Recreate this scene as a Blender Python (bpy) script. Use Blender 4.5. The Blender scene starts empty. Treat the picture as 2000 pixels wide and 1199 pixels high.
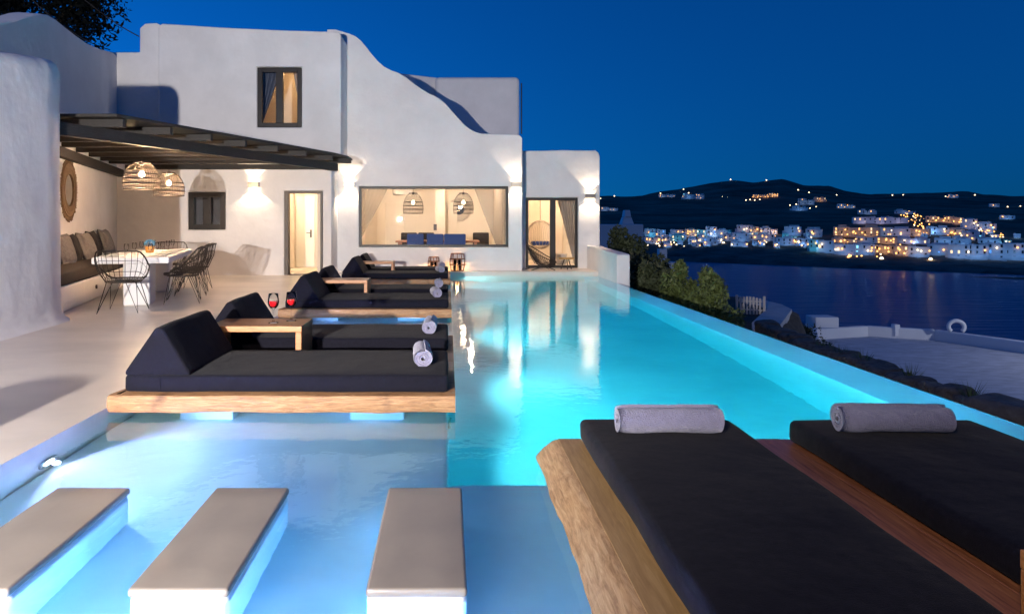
import bpy, bmesh, math, random
from mathutils import Vector, Matrix, noise
from math import sin, cos, pi, radians

sc = bpy.context.scene
COL = sc.collection
rnd = random.Random(7)

# ------------------------------------------------------------ camera, sky, light, exposure
H, F, CX, CY = 1.25, 1333.0, 875.0, 437.0          # eye height, focal length and axis of the 2000 px photograph
cd = bpy.data.cameras.new('camera'); cam = bpy.data.objects.new('camera', cd); COL.objects.link(cam)
cam.location = (0, 0, H); cam.rotation_euler = (radians(90), 0, 0)
cd.sensor_width = 36; cd.lens = 36 * F / 2000; cd.shift_x = (1000 - CX) / 2000; cd.shift_y = -(599.5 - CY) / 2000
cd.clip_end = 12000; cd.clip_start = 0.05
sc.camera = cam

w = bpy.data.worlds.new('World'); sc.world = w; w.use_nodes = True
nt = w.node_tree; bg = nt.nodes['Background']
sky = nt.nodes.new('ShaderNodeTexSky'); sky.sky_type = 'NISHITA'; sky.sun_disc = False
SUN_EL, SUN_ROT = radians(-2.0), radians(-58)
sky.sun_elevation = SUN_EL; sky.sun_rotation = SUN_ROT; sky.ozone_density = 3
tint = nt.nodes.new('ShaderNodeMixRGB'); tint.blend_type = 'MULTIPLY'; tint.inputs[0].default_value = 1
tint.inputs[2].default_value = (0.02, 1.18, 1.95, 1)        # deep blue hour
tcw = nt.nodes.new('ShaderNodeTexCoord'); lift = nt.nodes.new('ShaderNodeVectorMath'); lift.operation = 'ADD'; lift.inputs[1].default_value = (0, 0, .13)
nt.links.new(tcw.outputs['Generated'], lift.inputs[0]); nt.links.new(lift.outputs[0], sky.inputs['Vector'])
nt.links.new(sky.outputs[0], tint.inputs[1]); nt.links.new(tint.outputs[0], bg.inputs[0])
bg.inputs[1].default_value = 1.0

sd = bpy.data.lights.new('sun', 'SUN'); sd.energy = 0.03; sd.angle = radians(20); sd.color = (.7, .8, 1)
sun = bpy.data.objects.new('sun', sd); COL.objects.link(sun); sun.rotation_euler = (radians(80), 0, radians(-70))

def spot(loc, aim, power, color, size, blend=.3, r=.03, name='lamp_light', parent=None):
    d = bpy.data.lights.new(name, 'SPOT'); d.energy = power; d.color = color; d.spot_size = radians(size); d.spot_blend = blend
    d.shadow_soft_size = r
    o = bpy.data.objects.new(name, d); COL.objects.link(o); o.location = loc
    o.rotation_euler = Vector(aim).to_track_quat('-Z', 'Y').to_euler()
    if parent: o.parent = parent
    return o
def point(loc, power, color, r=.05, name='lamp_light', parent=None):
    d = bpy.data.lights.new(name, 'POINT'); d.energy = power; d.color = color; d.shadow_soft_size = r
    o = bpy.data.objects.new(name, d); COL.objects.link(o); o.location = loc
    if parent: o.parent = parent
    return o
WARM = (1, .70, .42); AMBER = (1, .55, .22); NEUTRAL = (1, .92, .86)
# the terrace floodlight behind the photographer; its shadows are in the photograph (left wall on the upper storey, parapet on the roof)
FLOOD = Vector((-2.7, -3.0, 1.5))
spot(FLOOD, Vector((-1.5, 17, 4.2)) - FLOOD, 9900, NEUTRAL, 80, 1.0, .08, 'floodlight_light')
# unseen warm lamp added behind the view to light foreground timber and stepping blocks
TLAMP = Vector((-1.7, -2.0, 3.3))
spot(TLAMP, Vector((.4, 3, 0)) - TLAMP, 800, (1, .82, .62), 100, .8, .10, 'foreground_fill_light')

sc.view_settings.view_transform = 'Standard'; sc.view_settings.look = 'None'
sc.view_settings.exposure = 0; sc.view_settings.gamma = 1; sc.view_settings.use_curve_mapping = False
cy = sc.cycles
cy.use_denoising = True; cy.max_bounces = 10; cy.diffuse_bounces = 4; cy.glossy_bounces = 4; cy.transmission_bounces = 8
cy.transparent_max_bounces = 12; cy.sample_clamp_indirect = 60; cy.caustics_reflective = False; cy.caustics_refractive = True
cy.blur_glossy = .3

# ------------------------------------------------------------ pixel helpers (photo pixel + known height or distance)
def P(u, v, z=0):
    Y = F * (H - z) / (v - CY); return Vector(((u - CX) / F * Y, Y, z))
def Q(u, v, Y): return Vector(((u - CX) / F * Y, Y, H - (v - CY) / F * Y))
def PX(u, Y): return (u - CX) / F * Y
def PZ(v, Y): return H - (v - CY) / F * Y

# ------------------------------------------------------------ materials
MATS = {}
def mat(name, col, rough=.6, var=0, vscale=3, bump=0, bscale=30, stretch=(1, 1, 1), metal=0, spec=.5, rvar=0, col2=None, bump2=0, bscale2=5, emit=None, estr=0, sheen=0, detail=5):
    m = bpy.data.materials.new(name); m.use_nodes = True; MATS[name] = m
    nt = m.node_tree; n = nt.nodes; l = nt.links; b = n['Principled BSDF']
    b.inputs['Base Color'].default_value = (*col, 1); b.inputs['Roughness'].default_value = rough
    b.inputs['Metallic'].default_value = metal; b.inputs['Specular IOR Level'].default_value = spec
    if sheen: b.inputs['Sheen Weight'].default_value = sheen; b.inputs['Sheen Roughness'].default_value = .4
    if emit: b.inputs['Emission Color'].default_value = (*emit, 1); b.inputs['Emission Strength'].default_value = estr
    if var or bump or rvar:
        tc = n.new('ShaderNodeTexCoord'); mp = n.new('ShaderNodeMapping'); mp.inputs['Scale'].default_value = stretch
        l.new(tc.outputs['Object'], mp.inputs[0])
    if var or rvar:
        t = n.new('ShaderNodeTexNoise'); t.inputs['Scale'].default_value = vscale; t.inputs['Detail'].default_value = detail; t.inputs['Roughness'].default_value = .6
        l.new(mp.outputs[0], t.inputs['Vector'])
        r = n.new('ShaderNodeValToRGB'); r.color_ramp.elements[0].position = .3; r.color_ramp.elements[1].position = .7
        c2 = col2 if col2 else tuple(min(1, c * (1 + var)) for c in col)
        r.color_ramp.elements[0].color = (*[c * (1 - var) for c in col], 1); r.color_ramp.elements[1].color = (*c2, 1)
        l.new(t.outputs['Fac'], r.inputs[0])
        if var: l.new(r.outputs[0], b.inputs['Base Color'])
        if rvar:
            mr = n.new('ShaderNodeMapRange'); mr.inputs[1].default_value = .3; mr.inputs[2].default_value = .7
            mr.inputs[3].default_value = max(.02, rough - rvar); mr.inputs[4].default_value = rough + rvar
            l.new(t.outputs['Fac'], mr.inputs[0]); l.new(mr.outputs[0], b.inputs['Roughness'])
    if bump:
        t2 = n.new('ShaderNodeTexNoise'); t2.inputs['Scale'].default_value = bscale; t2.inputs['Detail'].default_value = 4
        l.new(mp.outputs[0], t2.inputs['Vector'])
        bp = n.new('ShaderNodeBump'); bp.inputs['Strength'].default_value = bump; bp.inputs['Distance'].default_value = .02
        l.new(t2.outputs['Fac'], bp.inputs['Height']); l.new(bp.outputs[0], b.inputs['Normal'])
        if bump2:
            t3 = n.new('ShaderNodeTexNoise'); t3.inputs['Scale'].default_value = bscale2; t3.inputs['Detail'].default_value = 3
            l.new(mp.outputs[0], t3.inputs['Vector'])
            b3 = n.new('ShaderNodeBump'); b3.inputs['Strength'].default_value = bump2; b3.inputs['Distance'].default_value = .12
            l.new(t3.outputs['Fac'], b3.inputs['Height']); l.new(b3.outputs[0], bp.inputs['Normal'])
    return m
def emis(name, col, s):
    m = bpy.data.materials.new(name); m.use_nodes = True; MATS[name] = m
    nt = m.node_tree; nt.nodes.clear(); e = nt.nodes.new('ShaderNodeEmission'); e.inputs[0].default_value = (*col, 1); e.inputs[1].default_value = s
    o = nt.nodes.new('ShaderNodeOutputMaterial'); nt.links.new(e.outputs[0], o.inputs[0])
    m.cycles.emission_sampling = 'NONE'
    return m
def pane_mat(name, tintc=(1, 1, 1), gloss_rough=.01, ior=1.5):
    m = bpy.data.materials.new(name); m.use_nodes = True; MATS[name] = m
    nt = m.node_tree; nt.nodes.clear(); l = nt.links
    t = nt.nodes.new('ShaderNodeBsdfTransparent'); t.inputs[0].default_value = (*tintc, 1)
    g = nt.nodes.new('ShaderNodeBsdfGlossy'); g.inputs['Roughness'].default_value = gloss_rough
    f = nt.nodes.new('ShaderNodeFresnel'); f.inputs[0].default_value = ior
    mx = nt.nodes.new('ShaderNodeMixShader'); o = nt.nodes.new('ShaderNodeOutputMaterial')
    l.new(f.outputs[0], mx.inputs[0]); l.new(t.outputs[0], mx.inputs[1]); l.new(g.outputs[0], mx.inputs[2]); l.new(mx.outputs[0], o.inputs[0])
    return m
def wood_mat(name, ca, cb, cc, stretch, rough=.5, bump=.25, knots=0):
    m = bpy.data.materials.new(name); m.use_nodes = True; MATS[name] = m
    nt = m.node_tree; n = nt.nodes; l = nt.links; b = n['Principled BSDF']; b.inputs['Roughness'].default_value = rough
    tc = n.new('ShaderNodeTexCoord'); mp = n.new('ShaderNodeMapping'); mp.inputs['Scale'].default_value = stretch
    l.new(tc.outputs['Object'], mp.inputs[0])
    t = n.new('ShaderNodeTexNoise'); t.inputs['Scale'].default_value = 6; t.inputs['Detail'].default_value = 8; t.inputs['Roughness'].default_value = .65; t.inputs['Distortion'].default_value = .8
    l.new(mp.outputs[0], t.inputs['Vector'])
    r = n.new('ShaderNodeValToRGB'); e = r.color_ramp.elements
    e[0].position = .32; e[0].color = (*ca, 1); e[1].position = .68; e[1].color = (*cc, 1); k = e.new(.5); k.color = (*cb, 1)
    l.new(t.outputs['Fac'], r.inputs[0])
    out = r.outputs[0]
    if knots:
        t4 = n.new('ShaderNodeTexNoise'); t4.inputs['Scale'].default_value = knots; t4.inputs['Detail'].default_value = 4
        l.new(tc.outputs['Object'], t4.inputs['Vector'])
        r4 = n.new('ShaderNodeValToRGB'); r4.color_ramp.elements[0].position = .60; r4.color_ramp.elements[1].position = .74
        mx = n.new('ShaderNodeMixRGB'); mx.blend_type = 'MULTIPLY'; mx.inputs[2].default_value = (.42, .36, .36, 1)
        l.new(t4.outputs['Fac'], r4.inputs[0]); l.new(r4.outputs[0], mx.inputs[0]); l.new(out, mx.inputs[1]); out = mx.outputs[0]
    l.new(out, b.inputs['Base Color'])
    bp = n.new('ShaderNodeBump'); bp.inputs['Strength'].default_value = bump; bp.inputs['Distance'].default_value = .01
    l.new(t.outputs['Fac'], bp.inputs['Height']); l.new(bp.outputs[0], b.inputs['Normal'])
    return m

mat('plaster', (.74, .73, .73), .85, .08, 1.1, .08, 24, bump2=.24, bscale2=1.8, detail=8)
mat('plaster_in', (.72, .66, .58), .85, .03, 2)
mat('deck', (.70, .62, .545), .31, .15, .9, .012, 3, stretch=(.8, 1.3, 1), detail=8)
mat('basin', (.74, .77, .80), .6, .10, 1.1, .05, 20, detail=7)
mat('stone_top', (.28, .245, .21), .42, .13, 2.6, .03, 25, rvar=.08, detail=7)
mat('dark_frame', (.014, .011, .010), .45, .15, 8)
mat('frame_side', (.10, .085, .075), .5)
mat('fabric', (.0065, .0065, .0120), .92, .25, 40, .25, 260, sheen=.04, spec=.12, bump2=.17, bscale2=3.2)
mat('fabric_navy', (.030, .036, .075), .85, .15, 40, .25, 260, sheen=.4, bump2=.10, bscale2=4)
mat('towel', (.235, .23, .36), .95, .10, 40, .8, 160, sheen=.5, bump2=.2, bscale2=14)
wood_mat('live_edge', (.15, .070, .028), (.28, .145, .062), (.40, .23, .108), (1.2, 8, 14), .6, .6, knots=4.5)
wood_mat('live_edge_y', (.26, .145, .065), (.46, .28, .13), (.60, .41, .23), (8, 1.2, 14), .6, .38, knots=5)
wood_mat('gold_wood_y', (.34, .20, .075), (.42, .26, .10), (.50, .32, .14), (10, .8, 10), .5, .15)
wood_mat('red_wood_y', (.20, .066, .026), (.37, .135, .055), (.50, .21, .09), (16, .7, 10), .38, .2)
wood_mat('red_wood', (.20, .066, .026), (.37, .135, .055), (.50, .21, .09), (.7, 16, 10), .38, .2)
wood_mat('teak', (.30, .105, .026), (.38, .150, .040), (.46, .20, .062), (1.2, 14, 14), .42, .12)
wood_mat('pergola_wood', (.007, .006, .006), (.013, .011, .010), (.026, .022, .020), (2, 2, 12), .65, .3)
mat('wire', (.018, .014, .012), .55)
mat('rattan', (.17, .105, .05), .7, .35, 40, .3, 90)
mat('rattan_grey', (.055, .042, .032), .7, .3, 30)
mat('seat_cover', (.032, .025, .022), .9, .2, 30, .2, 150)
mat('pillow_grey', (.24, .225, .215), .95, .15, 25, .4, 120, bump2=.5, bscale2=7)
mat('pillow_dark', (.030, .026, .026), .95, .2, 25, .3, 120, bump2=.4, bscale2=7)
mat('white_ceramic', (.8, .78, .75), .25)
mat('metal', (.45, .40, .35), .35, metal=.9)
mat('dark_metal', (.06, .05, .05), .4, metal=.6)
mat('wine', (.75, .012, .02), .1)
mat('mirror_glass', (.85, .83, .80), .03, metal=1)
mat('leaf', (.11, .15, .045), .55, .65, 5, spec=.4)
mat('leaf_dark', (.046, .060, .030), .6, .5, 1.3, spec=.3)
mat('leaf_black', (.007, .009, .008), .8, spec=.1)
mat('bark', (.07, .05, .035), .9, .3, 8, .5, 25)
mat('soil', (.055, .042, .03), .95, .5, 3, .8, 9)
mat('rock', (.15, .125, .10), .9, .4, 4, .8, 12, bump2=.5, bscale2=3)
mat('path_white', (.55, .53, .52), .9, .15, 2, .4, 10)
mat('slate', (.44, .45, .50), .9, .22, 2.2, .4, 14, stretch=(.7, 1.7, 1), detail=9)
mat('house_white', (.66, .67, .70), .9, .07, .3)
mat('house_cream', (.62, .55, .46), .9, .07, .3)
mat('house_teal', (.30, .60, .66), .9, .05, .3)
mat('hill', (.15, .115, .085), 1, .7, .012, .0, 1, detail=9, spec=.1)
mat('cliff', (.13, .105, .09), 1, .6, .06, detail=9, spec=.1)
mat('curtain', (.50, .45, .40), .9); mat('reflected_sky_blue', (.10, .12, .17), .9)  # the blue one holds the reflected sky of the upper left pane
mat('blue_seat', (.05, .10, .32), .8)
mat('picture', (.08, .07, .065), .6, .9, 3, col2=(.34, .28, .22))
mat('dark_pane_back', (.10, .11, .13), .8)
pane_mat('pane', (.97, .97, .97))
pane_mat('glass_thin', (.985, .985, .985), 0, 1.3)
emis('bulb', (1, .78, .50), 40); emis('flame', (1, .62, .25), 18)
emis('lit_window', (1, .50, .16), 2.2); emis('lit_window_pale', (1, .72, .42), 1.6); emis('lit_blue', (.10, .34, 1), 1.2); emis('lit_cyan', (.25, .75, 1), 2.0)
emis('lamp_warm', (1, .46, .12), 5); emis('lamp_white', (1, .76, .46), 5); emis('pool_lens', (.75, .88, 1), 9); emis('red_lamp', (1, .2, .08), 4)

def water_mat():
    m = bpy.data.materials.new('pool_water'); m.use_nodes = True; nt = m.node_tree; n = nt.nodes; l = nt.links; n.clear()
    g = n.new('ShaderNodeBsdfGlass'); g.inputs['IOR'].default_value = 1.33; g.inputs['Roughness'].default_value = .035
    tc = n.new('ShaderNodeTexCoord'); mp = n.new('ShaderNodeMapping'); mp.inputs['Scale'].default_value = (1, 1.0, 1)
    t = n.new('ShaderNodeTexNoise'); t.inputs['Scale'].default_value = 9; t.inputs['Detail'].default_value = 2.5
    bp = n.new('ShaderNodeBump'); bp.inputs['Strength'].default_value = .045; bp.inputs['Distance'].default_value = .05
    l.new(tc.outputs['Object'], mp.inputs[0]); l.new(mp.outputs[0], t.inputs['Vector']); l.new(t.outputs['Fac'], bp.inputs['Height']); l.new(bp.outputs[0], g.inputs['Normal'])
    va = n.new('ShaderNodeVolumeAbsorption'); va.inputs['Color'].default_value = (.30, .955, .975, 1); va.inputs['Density'].default_value = .85
    o = n.new('ShaderNodeOutputMaterial'); l.new(g.outputs[0], o.inputs['Surface']); l.new(va.outputs[0], o.inputs['Volume'])
    return m
def sea_mat():
    m = mat('sea', (.002, .10, .25), .34, spec=.06)
    nt = m.node_tree; n = nt.nodes; l = nt.links; b = n['Principled BSDF']; b.inputs['IOR'].default_value = 1.33
    tc = n.new('ShaderNodeTexCoord'); mp = n.new('ShaderNodeMapping'); mp.inputs['Scale'].default_value = (.05, .30, 1); l.new(tc.outputs['Object'], mp.inputs[0])
    t = n.new('ShaderNodeTexNoise'); t.inputs['Scale'].default_value = 1.0; t.inputs['Detail'].default_value = 6; l.new(mp.outputs[0], t.inputs['Vector'])
    bp = n.new('ShaderNodeBump'); bp.inputs['Strength'].default_value = .9; bp.inputs['Distance'].default_value = 1.2
    l.new(t.outputs['Fac'], bp.inputs['Height']); l.new(bp.outputs[0], b.inputs['Normal'])
    return m
MATS['pool_water'] = water_mat(); sea_mat()

# ------------------------------------------------------------ mesh helpers
class MB:
    def __init__(s): s.v = []; s.f = []
    def add(s, vs, fs):
        o = len(s.v); s.v += [tuple(p) for p in vs]; s.f += [tuple(i + o for i in f) for f in fs]; return s
    def box(s, x0, x1, y0, y1, z0, z1):
        return s.add([(x0, y0, z0), (x1, y0, z0), (x1, y1, z0), (x0, y1, z0), (x0, y0, z1), (x1, y0, z1), (x1, y1, z1), (x0, y1, z1)],
              [(0, 3, 2, 1), (4, 5, 6, 7), (0, 1, 5, 4), (1, 2, 6, 5), (2, 3, 7, 6), (3, 0, 4, 7)])
    def beam(s, a, b, wd, ht):                      # a box from a to b: wd across, ht in height
        a = Vector(a); b = Vector(b); d = (b - a).normalized(); up = Vector((0, 0, 1))
        if abs(d.z) > .95: up = Vector((0, 1, 0))
        r = d.cross(up).normalized(); u = r.cross(d).normalized(); r = r * wd / 2; u = u * ht / 2
        return s.add([a - r - u, a + r - u, a + r + u, a - r + u, b - r - u, b + r - u, b + r + u, b - r + u],
              [(0, 1, 2, 3), (5, 4, 7, 6), (1, 0, 4, 5), (2, 1, 5, 6), (3, 2, 6, 7), (0, 3, 7, 4)])
    def tube(s, pts, r, n=5, closed=False):
        pts = [Vector(p) for p in pts]; N = len(pts); rs = r if isinstance(r, (list, tuple)) else [r] * N
        base = len(s.v); prev = None
        for i, p in enumerate(pts):
            if closed: d = pts[(i + 1) % N] - pts[i - 1]
            else: d = pts[min(i + 1, N - 1)] - pts[max(i - 1, 0)]
            d = d.normalized() if d.length > 1e-9 else Vector((0, 0, 1))
            ref = prev if prev is not None and abs(prev.dot(d)) < .95 else (Vector((0, 0, 1)) if abs(d.z) < .9 else Vector((1, 0, 0)))
            a = (ref - d * ref.dot(d)).normalized(); b = d.cross(a); prev = a
            for k in range(n):
                t = 2 * pi * k / n; q = p + (a * cos(t) + b * sin(t)) * rs[i]; s.v.append(tuple(q))
        M = N if closed else N - 1
        for i in range(M):
            for k in range(n):
                j = (i + 1) % N
                s.f.append((base + i * n + k, base + i * n + (k + 1) % n, base + j * n + (k + 1) % n, base + j * n + k))
        if not closed:
            s.f.append(tuple(base + k for k in range(n))[::-1]); s.f.append(tuple(base + (N - 1) * n + k for k in range(n)))
        return s
    def lathe(s, prof, n=24, c=(0, 0, 0)):
        base = len(s.v); m = len(prof)
        for i in range(n):
            t = 2 * pi * i / n
            for r, z in prof: s.v.append((c[0] + r * cos(t), c[1] + r * sin(t), c[2] + z))
        for i in range(n):
            j = (i + 1) % n
            for k in range(m - 1): s.f.append((base + i * m + k, base + j * m + k, base + j * m + k + 1, base + i * m + k + 1))
        return s
    def mesh(s, name):
        me = bpy.data.meshes.new(name); me.from_pydata(s.v, [], s.f); me.update(); return me
    def build(s, name, m, parent=None, **k): return obj(name, s.mesh(name), m, parent, **k)

def props(o, label=None, cat=None, group=None, kind=None):
    if label: o['label'] = label
    if cat: o['category'] = cat
    if group: o['group'] = group
    if kind: o['kind'] = kind
    return o
def obj(name, me, m, parent=None, loc=(0, 0, 0), rz=0, smooth=False, bevel=0, seg=2, ang=35, label=None, cat=None, group=None, kind=None):
    if m is not None and not me.materials: me.materials.append(MATS[m])
    o = bpy.data.objects.new(name, me); COL.objects.link(o); o.location = loc; o.rotation_euler = (0, 0, rz)
    if smooth:
        for p in me.polygons: p.use_smooth = True
    if bevel:
        b = o.modifiers.new('bevel', 'BEVEL'); b.width = bevel; b.segments = seg; b.limit_method = 'ANGLE'; b.angle_limit = radians(ang); b.harden_normals = False
        for p in me.polygons: p.use_smooth = True
        me.set_sharp_from_angle(angle=radians(60)) if hasattr(me, 'set_sharp_from_angle') else None
        wn = o.modifiers.new('wn', 'WEIGHTED_NORMAL'); wn.keep_sharp = False
    if parent: o.parent = parent
    return props(o, label, cat, group, kind)
def empty(name, loc=(0, 0, 0), rz=0, label=None, cat=None, group=None, kind=None):
    o = bpy.data.objects.new(name, None); COL.objects.link(o); o.location = loc; o.rotation_euler = (0, 0, rz); o.empty_display_size = .1
    return props(o, label, cat, group, kind)
def copy_tree(o, parent=None):
    c = o.copy(); COL.objects.link(c)
    if o.type == 'LIGHT': pass
    if parent: c.parent = parent
    for ch in list(o.children): copy_tree(ch, c)
    return c

def prism(outer, holes, a0, a1, plane='XZ'):
    """extruded polygon with holes; plane XZ is extruded along Y from a0 to a1, plane XY along Z"""
    bm = bmesh.new(); caps = []
    for a in (a0, a1):
        loops = []
        for lp in [outer] + holes:
            vs = [bm.verts.new((p[0], a, p[1]) if plane == 'XZ' else (p[0], p[1], a)) for p in lp]
            es = [bm.edges.new((vs[i], vs[(i + 1) % len(vs)])) for i in range(len(vs))]; loops.append((vs, es))
        caps.append(loops)
    for loops in caps:
        bmesh.ops.triangle_fill(bm, use_beauty=True, use_dissolve=False, edges=[e for _, es in loops for e in es])
    for (v0, _), (v1, _) in zip(*caps):
        n = len(v0)
        for i in range(n): bm.faces.new((v0[i], v0[(i + 1) % n], v1[(i + 1) % n], v1[i]))
    bmesh.ops.recalc_face_normals(bm, faces=bm.faces)
    me = bpy.data.meshes.new('prism'); bm.to_mesh(me); bm.free(); return me
def rect(x0, x1, z0, z1): return [(x0, z0), (x1, z0), (x1, z1), (x0, z1)]

def axis_pts(h, r, k, m):
    a = [-h + r * (1 - cos(pi / 2 * i / k)) for i in range(k)]
    c = [(-h + r) + (2 * (h - r)) * i / m for i in range(m + 1)]
    return a + c + [-x for x in reversed(a)]
def rbox(lx, ly, lz, r, k=3, mx=4, my=4, mz=1, disp=0, seed=0, crown=0):
    """rounded box standing on z=0, slightly uneven"""
    A = [axis_pts(lx / 2, r, k, mx), axis_pts(ly / 2, r, k, my), axis_pts(lz / 2, r, k, mz)]
    hs = (lx / 2, ly / 2, lz / 2); idx = {}; vs = []; fs = []
    def vid(p):
        key = tuple(round(c, 5) for c in p)
        if key not in idx:
            core = Vector([max(-h + r, min(h - r, c)) for c, h in zip(p, hs)]); d = Vector(p) - core
            q = core + (d.normalized() * r if d.length > 1e-9 else Vector())
            if crown and p[2] > 0: q.z += crown * (1 - (p[0] / hs[0]) ** 4) * (1 - (p[1] / hs[1]) ** 4)
            if disp:
                nv = noise.noise_vector(Vector((q.x * 2.2 + seed * 7.1, q.y * 2.2, q.z * 3))); q += nv * disp
            idx[key] = len(vs); vs.append((q.x, q.y, q.z + lz / 2))
        return idx[key]
    for ax in range(3):
        b, c = [(1, 2), (2, 0), (0, 1)][ax]
        for sgn in (-1, 1):
            for i in range(len(A[b]) - 1):
                for j in range(len(A[c]) - 1):
                    q = []
                    for di, dj in ((0, 0), (1, 0), (1, 1), (0, 1)):
                        p = [0, 0, 0]; p[ax] = sgn * hs[ax]; p[b] = A[b][i + di]; p[c] = A[c][j + dj]; q.append(vid(p))
                    fs.append(tuple(q if sgn > 0 else q[::-1]))
    me = bpy.data.meshes.new('rounded'); me.from_pydata(vs, [], fs); me.update()
    for p in me.polygons: p.use_smooth = True
    return me

# ============================================================ THE SETTING: terrace, pool, villa
WZ = -0.07; SHELF = -0.37; DEEP = -1.57; PL = -2.32; PR = 3.41; PO = 3.76; PB = 17.1; PF = 0.6; DF = 3.76
deck_out = [(-16, -9), (PO, -9), (PO, PF), (PL, PF), (PL, PB), (3.95, PB), (3.95, 24), (-16, 24)]
obj('terrace', prism(deck_out, [], -1.75, 0, 'XY'), 'deck', kind='structure', label='pale polished cement terrace around the pool')
pool = empty('pool_basin', kind='structure', label='white plastered pool basin with shallow shelf and deep lap section')
MB().box(PL + .002, 0, PF + .002, PB - .002, -1.75, SHELF).build('shelf_floor', 'basin', pool, bevel=.03)
MB().box(0, PR, PF + .002, DF, -1.75, SHELF - .003).build('entry_shelf', 'basin', pool, bevel=.03)
MB().box(0, PR, DF, PB - .002, -1.75, DEEP).build('deep_floor', 'basin', pool)
MB().add([(PR, PF, -1.75), (PO, PF, -1.75), (PO, PB + .5, -1.75), (PR, PB + .5, -1.75), (PR, PF, WZ - .28), (PO, PF, WZ - .016), (PO, PB + .5, WZ - .016), (PR, PB + .5, WZ - .28)],
      [(0, 3, 2, 1), (4, 5, 6, 7), (0, 1, 5, 4), (1, 2, 6, 5), (2, 3, 7, 6), (3, 0, 4, 7)]).build('infinity_edge', 'basin', pool, bevel=.015)
MB().box(PL - .01, PO - .008, PF - .01, PB + .01, -1.70, WZ).build('pool_water', 'pool_water', kind='structure', label='still turquoise water filling the pool')

VILLA = empty('villa', (0, 17, 0), label='white plastered two-storey villa with swooping parapet behind the pool', cat='villa')
def vp(me_or_mb, name, m, **k):
    me = me_or_mb.mesh(name) if isinstance(me_or_mb, MB) else me_or_mb
    o = obj(name, me, m, VILLA, **k); o.location = (-0, -17, 0); return o
YL, YU, YM, YA = 16.6, 16.48, 17.5, 18.5
win_s = (PX(367, YL), PX(440, YL), PZ(449, YL), PZ(375, YL))
door_l = (PX(555, YL), PX(630, YL), -.02, PZ(373, YL))
vp(prism([(-8.4, -.3), (door_l[0], -.3), (door_l[0], door_l[3]), (door_l[1], door_l[3]), (door_l[1], -.3), (-2.83, -.3), (-2.83, 2.9), (-6.85, 2.9), (-6.85, 6.02), (-7.1, 6.13), (-7.35, 6.12), (-7.5, 6.0), (-7.5, 5.42), (-8.4, 5.42)], [rect(*win_s)], YL, YL + .35), 'wall', 'plaster', bevel=.03, seg=3)
uw = (PX(502, YU), PX(589, YU), PZ(249, YU), PZ(132, YU))
vp(prism([(-7.0, 2.74), (-2.585, 2.74), (-2.585, 5.80), (-2.64, 5.88), (-4, 5.92), (-5.5, 5.99), (-6.9, 6.08), (-7.0, 6.02)], [rect(*uw)], YU, YU + .35), 'upper_wall', 'plaster', bevel=.035, seg=3)
vp(MB().box(-2.93, -2.586, YU + .353, YM + .5, 2.9, 5.84), 'upper_side_wall', 'plaster', bevel=.03)
vp(MB().box(-7.4, -2.95, YU + .36, 22, 5.55, 5.75), 'upper_roof', 'plaster')
vp(MB().box(-3.18, -2.832, YL + .352, YM + .3, -.3, 2.9), 'return_wall', 'plaster', bevel=.02)
# main wall with the swooping parapet
bw = (PX(701, YM), PX(993, YM), PZ(483, YM), PZ(364, YM))
curve = [(655, 58), (682, 66), (694, 71), (705, 80), (716, 93), (725, 105), (738, 120), (751, 131), (765, 138), (779, 143), (795, 153), (810, 165), (825, 175), (838, 183), (850, 188), (861, 195), (873, 206), (884, 219), (897, 234), (909, 246), (922, 255), (935, 260.5), (955, 262), (985, 263), (1008, 263.5)]
para = [(PX(u, YM), PZ(v, YM)) for u, v in curve] + [(PX(1016, YM), PZ(265, YM)), (PX(1020, YM), PZ(270, YM))]
vp(prism([(-3.1, -.3), (PX(1020, YM), -.3)] + para[::-1] + [(-3.1, para[0][1])], [rect(*bw)], YM, YM + .35), 'parapet_wall', 'plaster', bevel=.045, seg=3)
vp(MB().box(PX(1020, YM) - .35, PX(1020, YM) - .003, YM + .353, 23, -.3, 3.4), 'side_wall', 'plaster', bevel=.03)
vp(MB().box(-2.9, 1.5, YM + .36, 25, 2.95, 3.1), 'lower_roof', 'plaster')
YB = 22.6
vp(MB().box(PX(850, YB), PX(1015, YB), YB, YB + 3, 2.9, PZ(150, YB)), 'roof_room', 'plaster', bevel=.14, seg=4)
vp(MB().beam(Q(770, 141.5, 22.3) + Vector((0, .2, -2)), Q(850, 151, 22.9) + Vector((0, .2, -2)), .3, 4.0), 'roof_parapet', 'plaster', bevel=.05)
vp(MB().tube([Q(1018.5, 262, 23.5), Q(1018.5, 163, 23.5)], .02, 6), 'downpipe', 'dark_metal')
# annex with the glazed door
dr = (PX(1027, YA), PX(1129, YA), .045, PZ(386, YA)); xa1 = PX(1171.5, YA)
vp(prism([(1.70, -.3), (dr[0], -.3), (dr[0], dr[3]), (dr[1], dr[3]), (dr[1], -.3), (xa1, -.3), (xa1, PZ(304, YA)), (xa1 - .03, PZ(298, YA)), (xa1 - .12, PZ(294, YA)), (PX(1095, YA), PZ(293.5, YA)), (PX(1060, YA), PZ(294.5, YA)), (1.70, PZ(295, YA))], [], YA, YA + .35), 'annex_wall', 'plaster', bevel=.035, seg=3)
vp(MB().box(xa1 - .35, xa1 - .003, YA + .353, 24, -.3, 3.2), 'annex_side_wall', 'plaster', bevel=.03)
vp(MB().box(1.6, xa1 - .36, YA + .36, 24, 3.0, 3.15), 'annex_roof', 'plaster')

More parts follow.
